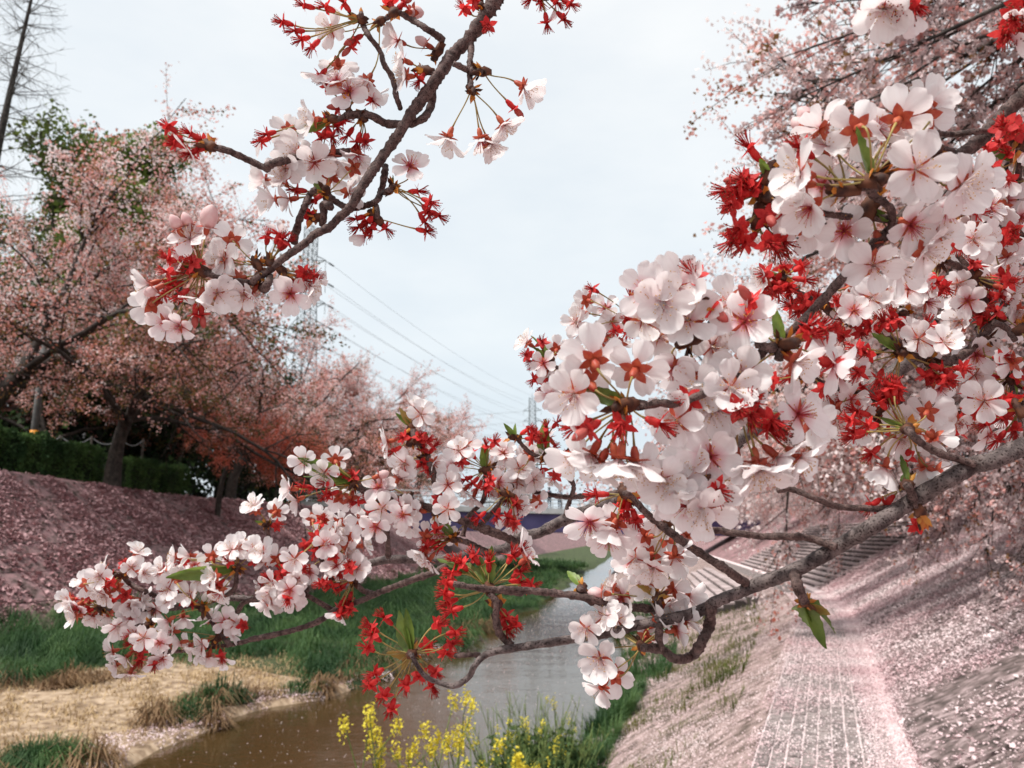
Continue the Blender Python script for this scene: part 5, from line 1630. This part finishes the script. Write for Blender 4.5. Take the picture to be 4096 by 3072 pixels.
D.spurs("""
R32 1195,385 G1090,300 F1260,290,1.0 S1210,240,1.0 +H1
R32 1220,480 S1010,490,1.05 R1130,460 R1060,560 G1280,440 R1310,480
R32 1290,600 F1140,650,1.15 R1280,540 R1360,530 R1270,650 R1310,700 S1350,650,.7 +R3
R32 770,790 F550,720,1.05 F400,640,1.0 F630,630,1.0 G420,640 G470,690 R620,720 R690,740 R760,740 R560,800 R600,880 R480,830 R560,890 S300,840,1.1 S350,920,1.0 R390,820 B660,900,.95 B740,910,.9 U960,740
R32 970,930 P950,830,1.1 R790,940 R880,920 S900,1040,1.0 B830,1080,1.0 S1100,760,1.0 +W3 +R2
R32 1500,1200 F1300,1190,.95 B1420,1120,.9 R1340,1220 R1400,1270 R1300,1260 F1280,1310,1.0 S1320,1370,1.0 G1400,1070 +R2
R32 1740,700 P1490,690,1.05 F1540,560,1.0 F1600,520,1.0 R1630,570 R1560,640 G1700,540 G1740,560 R1740,520 R1800,490 R1590,770 R1640,800 R1680,830 P1830,790,1.0 S1650,900,.95 S1580,850,.9 R1760,840 R1820,840
R32 1900,880 R1960,950 R1820,1040 R1900,1050 R1950,1100 B1960,940,.85 S1950,1090,.9 R1690,1050 +R2
R32 1960,460 G1880,360 G1950,380 R2050,400 R2100,440 R2080,470
R32 1380,1000 F1250,1000,1.0 F1450,760,.9 B1420,960,.9 +W3 +R2
R32 1180,930 F1180,980,.95 P1150,990,1.0 S1100,960,.9 +W2
R32 1860,800 F1870,580,1.0 F1990,690,1.0 F1970,790,.95 F2090,770,.95 F2070,590,1.0
R33 480,640 F30,580,1.0 F140,690,1.0 F140,790,1.0 F240,770,1.0 F210,600,.95 S400,760,1.0 R300,700 +W2 +R1
R33 330,600 R330,490 R390,545 R430,640 R500,590 G320,360 R340,390 R420,350 R270,440
R33 70,830 S190,960,.95 B270,930,.85 R110,950 R90,1040 R120,1060 P60,1090,.9 R60,920
R23 980,880 P780,800,1.0 S600,830,1.0 R680,655 B640,740,.95 R960,710 R990,800 F560,900,1.0 B600,960,1.0 R850,960 B880,1060,1.0 B780,980,.95 R940,870 R1000,890 R930,930 F830,900,.9 B760,1040,1.0 +R2
R23 360,1180 S200,1050,1.0 R310,1050 G260,1010 G240,1110 R240,1190 R250,1320 R200,1140 R320,1370 B420,1100,.95 B370,1260,1.0 R260,1220 F380,1230,.9
R23 480,1330 P370,1440,1.0 F450,1500,1.0 S560,1580,1.0 +W3
R32 500,1210 B540,1060,1.0 B470,1060,1.0 R600,1230 R530,1080 G430,1130 R350,1340 R480,1310 F660,1090,.95 S640,1160,.95 B720,1200,.9 +W4 +R2
R32 130,1100 F40,990,1.0 B190,1010,1.0 R200,1110 G80,1090 S30,970,.95
R32 640,1330 F720,1330,1.05 F790,1410,1.1 F640,1410,1.0 B620,1450,.9 P440,1450,1.05 G580,1340 +W3 +R2
R32 300,1460 R160,1480 R120,1520 R200,1560 R240,1600 G220,1400 F200,1350,1.0 F100,1300,1.0 +W4 +R4
R42 300,280 R140,240 R180,300 R240,330 R280,390 P330,430,.9 S160,420,1.0 S120,440,1.0 +W2 +R3
R42 760,270 F790,190,1.05 F640,170,1.05 R520,300 R600,320 R670,330 R690,450 R730,420 R660,480 T660,520 R700,500 R740,490 +R3
R41 740,470 F560,470,1.0 F500,420,.95 R590,490 R640,510 R550,410 S560,540,1.0 S690,540,.95 B640,430,.9 R660,390 +W3
R41 900,240 F640,300,1.0 R810,240 R760,290 R790,320 F770,190,.9 F970,180,.95 F1060,220,.95 B860,320,.9 F780,390,1.0 R970,190 R920,150 S720,350,.95 G780,180 +W3 +R1
R41 940,390 +W5 +R2 S800,530,.9 R920,490 S700,540,.9
R41 1100,600 F1000,660,.95 R960,670 +W2
R41 1080,710 S830,800,1.05 S860,900,1.0 F930,840,1.0 R970,740 R1010,780 R1040,800 R1020,870 R1040,860 G1010,650 G1030,680 F1050,610,.9 F1110,680,.95 B1140,860,1.0 S960,960,1.05 R1140,900 F860,640,.9 F1200,850,.9
R41 1500,480 F1400,380,1.0 R1420,450 G1490,440 G1510,450 B1600,390,1.0 F1290,270,1.0 F1250,420,1.0 S1240,570,.95 B1620,330,.9
R41 1620,690 F1560,560,1.05 P1660,580,1.05 F1700,660,1.0 F1740,590,.9 R1790,610 S1270,650,1.0 S1400,760,1.05 S1330,730,1.0 R1630,840 S1480,790,1.0 S1250,740,.95 +W3
R41 1750,180 F1560,100,1.0 F1480,260,1.0 P1660,60,1.0 R1650,70 G1330,190 F1400,90,1.0 F1290,110,1.0 R1340,140 B1560,330,1.0 F1760,40,.95 F1880,50,.95 R1880,140 +W4 +R2
R41 1320,330 +W6 +R3 R1290,320 F1440,170,1.0 F1300,210,1.0
R41 2100,240 F1960,130,1.0 R1990,250 R2000,310 R2080,330 G2060,160 S2030,420,1.0 S1940,340,.9 R2070,400 +W3 +R3
""")

# E: side branch with crowded flowers on the right, behind the big blossoms
E = Branch('cherry branch of mixed white and red flowers filling the gap right of the brown branch', at(1080, 330, .7), 6)
E.fs = .80
E.line("0.66 0.60 60 44 R24 2260,640 2100,635 1950,620 1800,530 1600,430", ext=[(2.66, .48, 4.2, .05), (1.7, .65, 3.95, .022), (.9, .68, 3.6, .008)])
for s in ["0.64 0.62 50 40 R24 1950,780 1900,700 1850,570 1720,400",
          "0.62 0.58 50 44 R24 2260,265 2212,250 2000,210 1760,120",
          "0.66 0.58 70 60 R24 2160,640 1990,900 1700,1180 1460,1170 1330,1130",
          "0.64 0.60 44 40 R24 1700,1180 1300,1050 1000,900 800,850 700,760 520,660 430,560",
          "0.62 0.60 60 40 R24 1300,1500 870,1400 590,1280 500,1200",
          "0.60 0.60 50 40 R24 1990,900 2090,950 2150,1040",
          "0.62 0.60 44 44 R24 2000,210 2130,60 R14 2180,1180",
          "0.64 0.62 40 40 R24 2200,1650 2150,1500 2100,1300 2000,1150 1900,1050",
          "0.62 0.60 40 40 R24 1500,1170 1400,950 1320,820"]:
    E.line(s)
E.mix = .25
E.spurs("""
R24 1300,1130 R1080,930,1.15 R1180,900,1.15 R1240,880,1.15 G1080,1020 R1050,1130,1.15 R990,1270,1.15 R1140,1320,1.15 T1400,990,1.2 B1490,1060,1.15 R1230,1400,1.2 R1190,1440,1.2 R1280,1400,1.2 R1480,1290,1.15 R1550,1300 R1610,1250,1.1 H1230,1060 R1040,930,1.1 R980,1090,1.1
R24 1330,830 F1340,680,1.1 P1490,750,1.1 F1070,770,1.15 S1200,860,1.0 F1180,690,1.0 R1210,720 F940,820,1.0 +W2 +R1
R24 1990,880 P2150,900,1.3 T1760,800,1.2 R1960,760,1.15 X1910,850,1.0 G1950,900 S1740,700,1.1 S1740,900,1.1 R1930,720
R24 1900,1050 P1860,1140,1.25 R1540,950 +R3
R24 1600,430 R1550,600,1.0 R1520,640 R1590,640 F1440,640,.95 +W2 +R2
R24 1850,570 R1870,480 R1830,470 F1720,620,.95 P1800,740,.95 +W4 +R2
R24 1760,120 +W3 +R2 P1960,60,1.0 R1870,90
R24 2000,210 B2050,270,1.1 B2120,310,1.1 F1960,330,1.0 F2090,420,1.0 R2060,560 +W4 +R3
R24 2150,640 +W4 +R4
R24 430,560 G340,500 R300,540 R330,630 R380,600 R440,500 R570,490 R600,590 R480,690 R340,690 R390,640 F290,580,.8 R470,640 R400,670
R24 700,760 R490,780 R580,740 R680,720 R870,800 R910,870 R660,760 F830,740,.95 F960,640,.6 R550,820 R620,800
R24 900,880 +W4 +R3 R830,960 R870,1000
R24 1000,1480 +W3 +R3
R24 590,1280 S700,1230,1.0 F560,1180,1.0 R480,1310 +W3 +R2
R24 870,1400 S900,1330,1.0 F760,1520,1.1 F950,1270,1.0 +W3
R24 2110,1300 G2150,1400,1.2 R2080,1250 R2180,1290 R2060,1510,1.1 R2110,1530,1.1 R2000,1600 S1920,1430,1.1 F1850,1290,1.0 +R4 +W2
R14 2170,1170 R1930,1080 R2030,1050 G1970,1110 R1980,1240 R2100,1130 T2100,1330,1.0 +H2
R14 2130,1350 P2080,1480,1.15 S2050,1530,1.1 R1890,1440 P2180,1600,1.1 F1980,1400,1.0 +W3 +R2
R24 1830,1560 R1810,1560,1.1 R1780,1620 F1700,1640,.9 +R3 +W2
R24 1500,1180 +R5 +W3
R24 1150,1600 +R4 +W2
R24 2190,950 +W2 +R3
R24 2080,660 T2140,500,1.0 +W4 +R3
""")
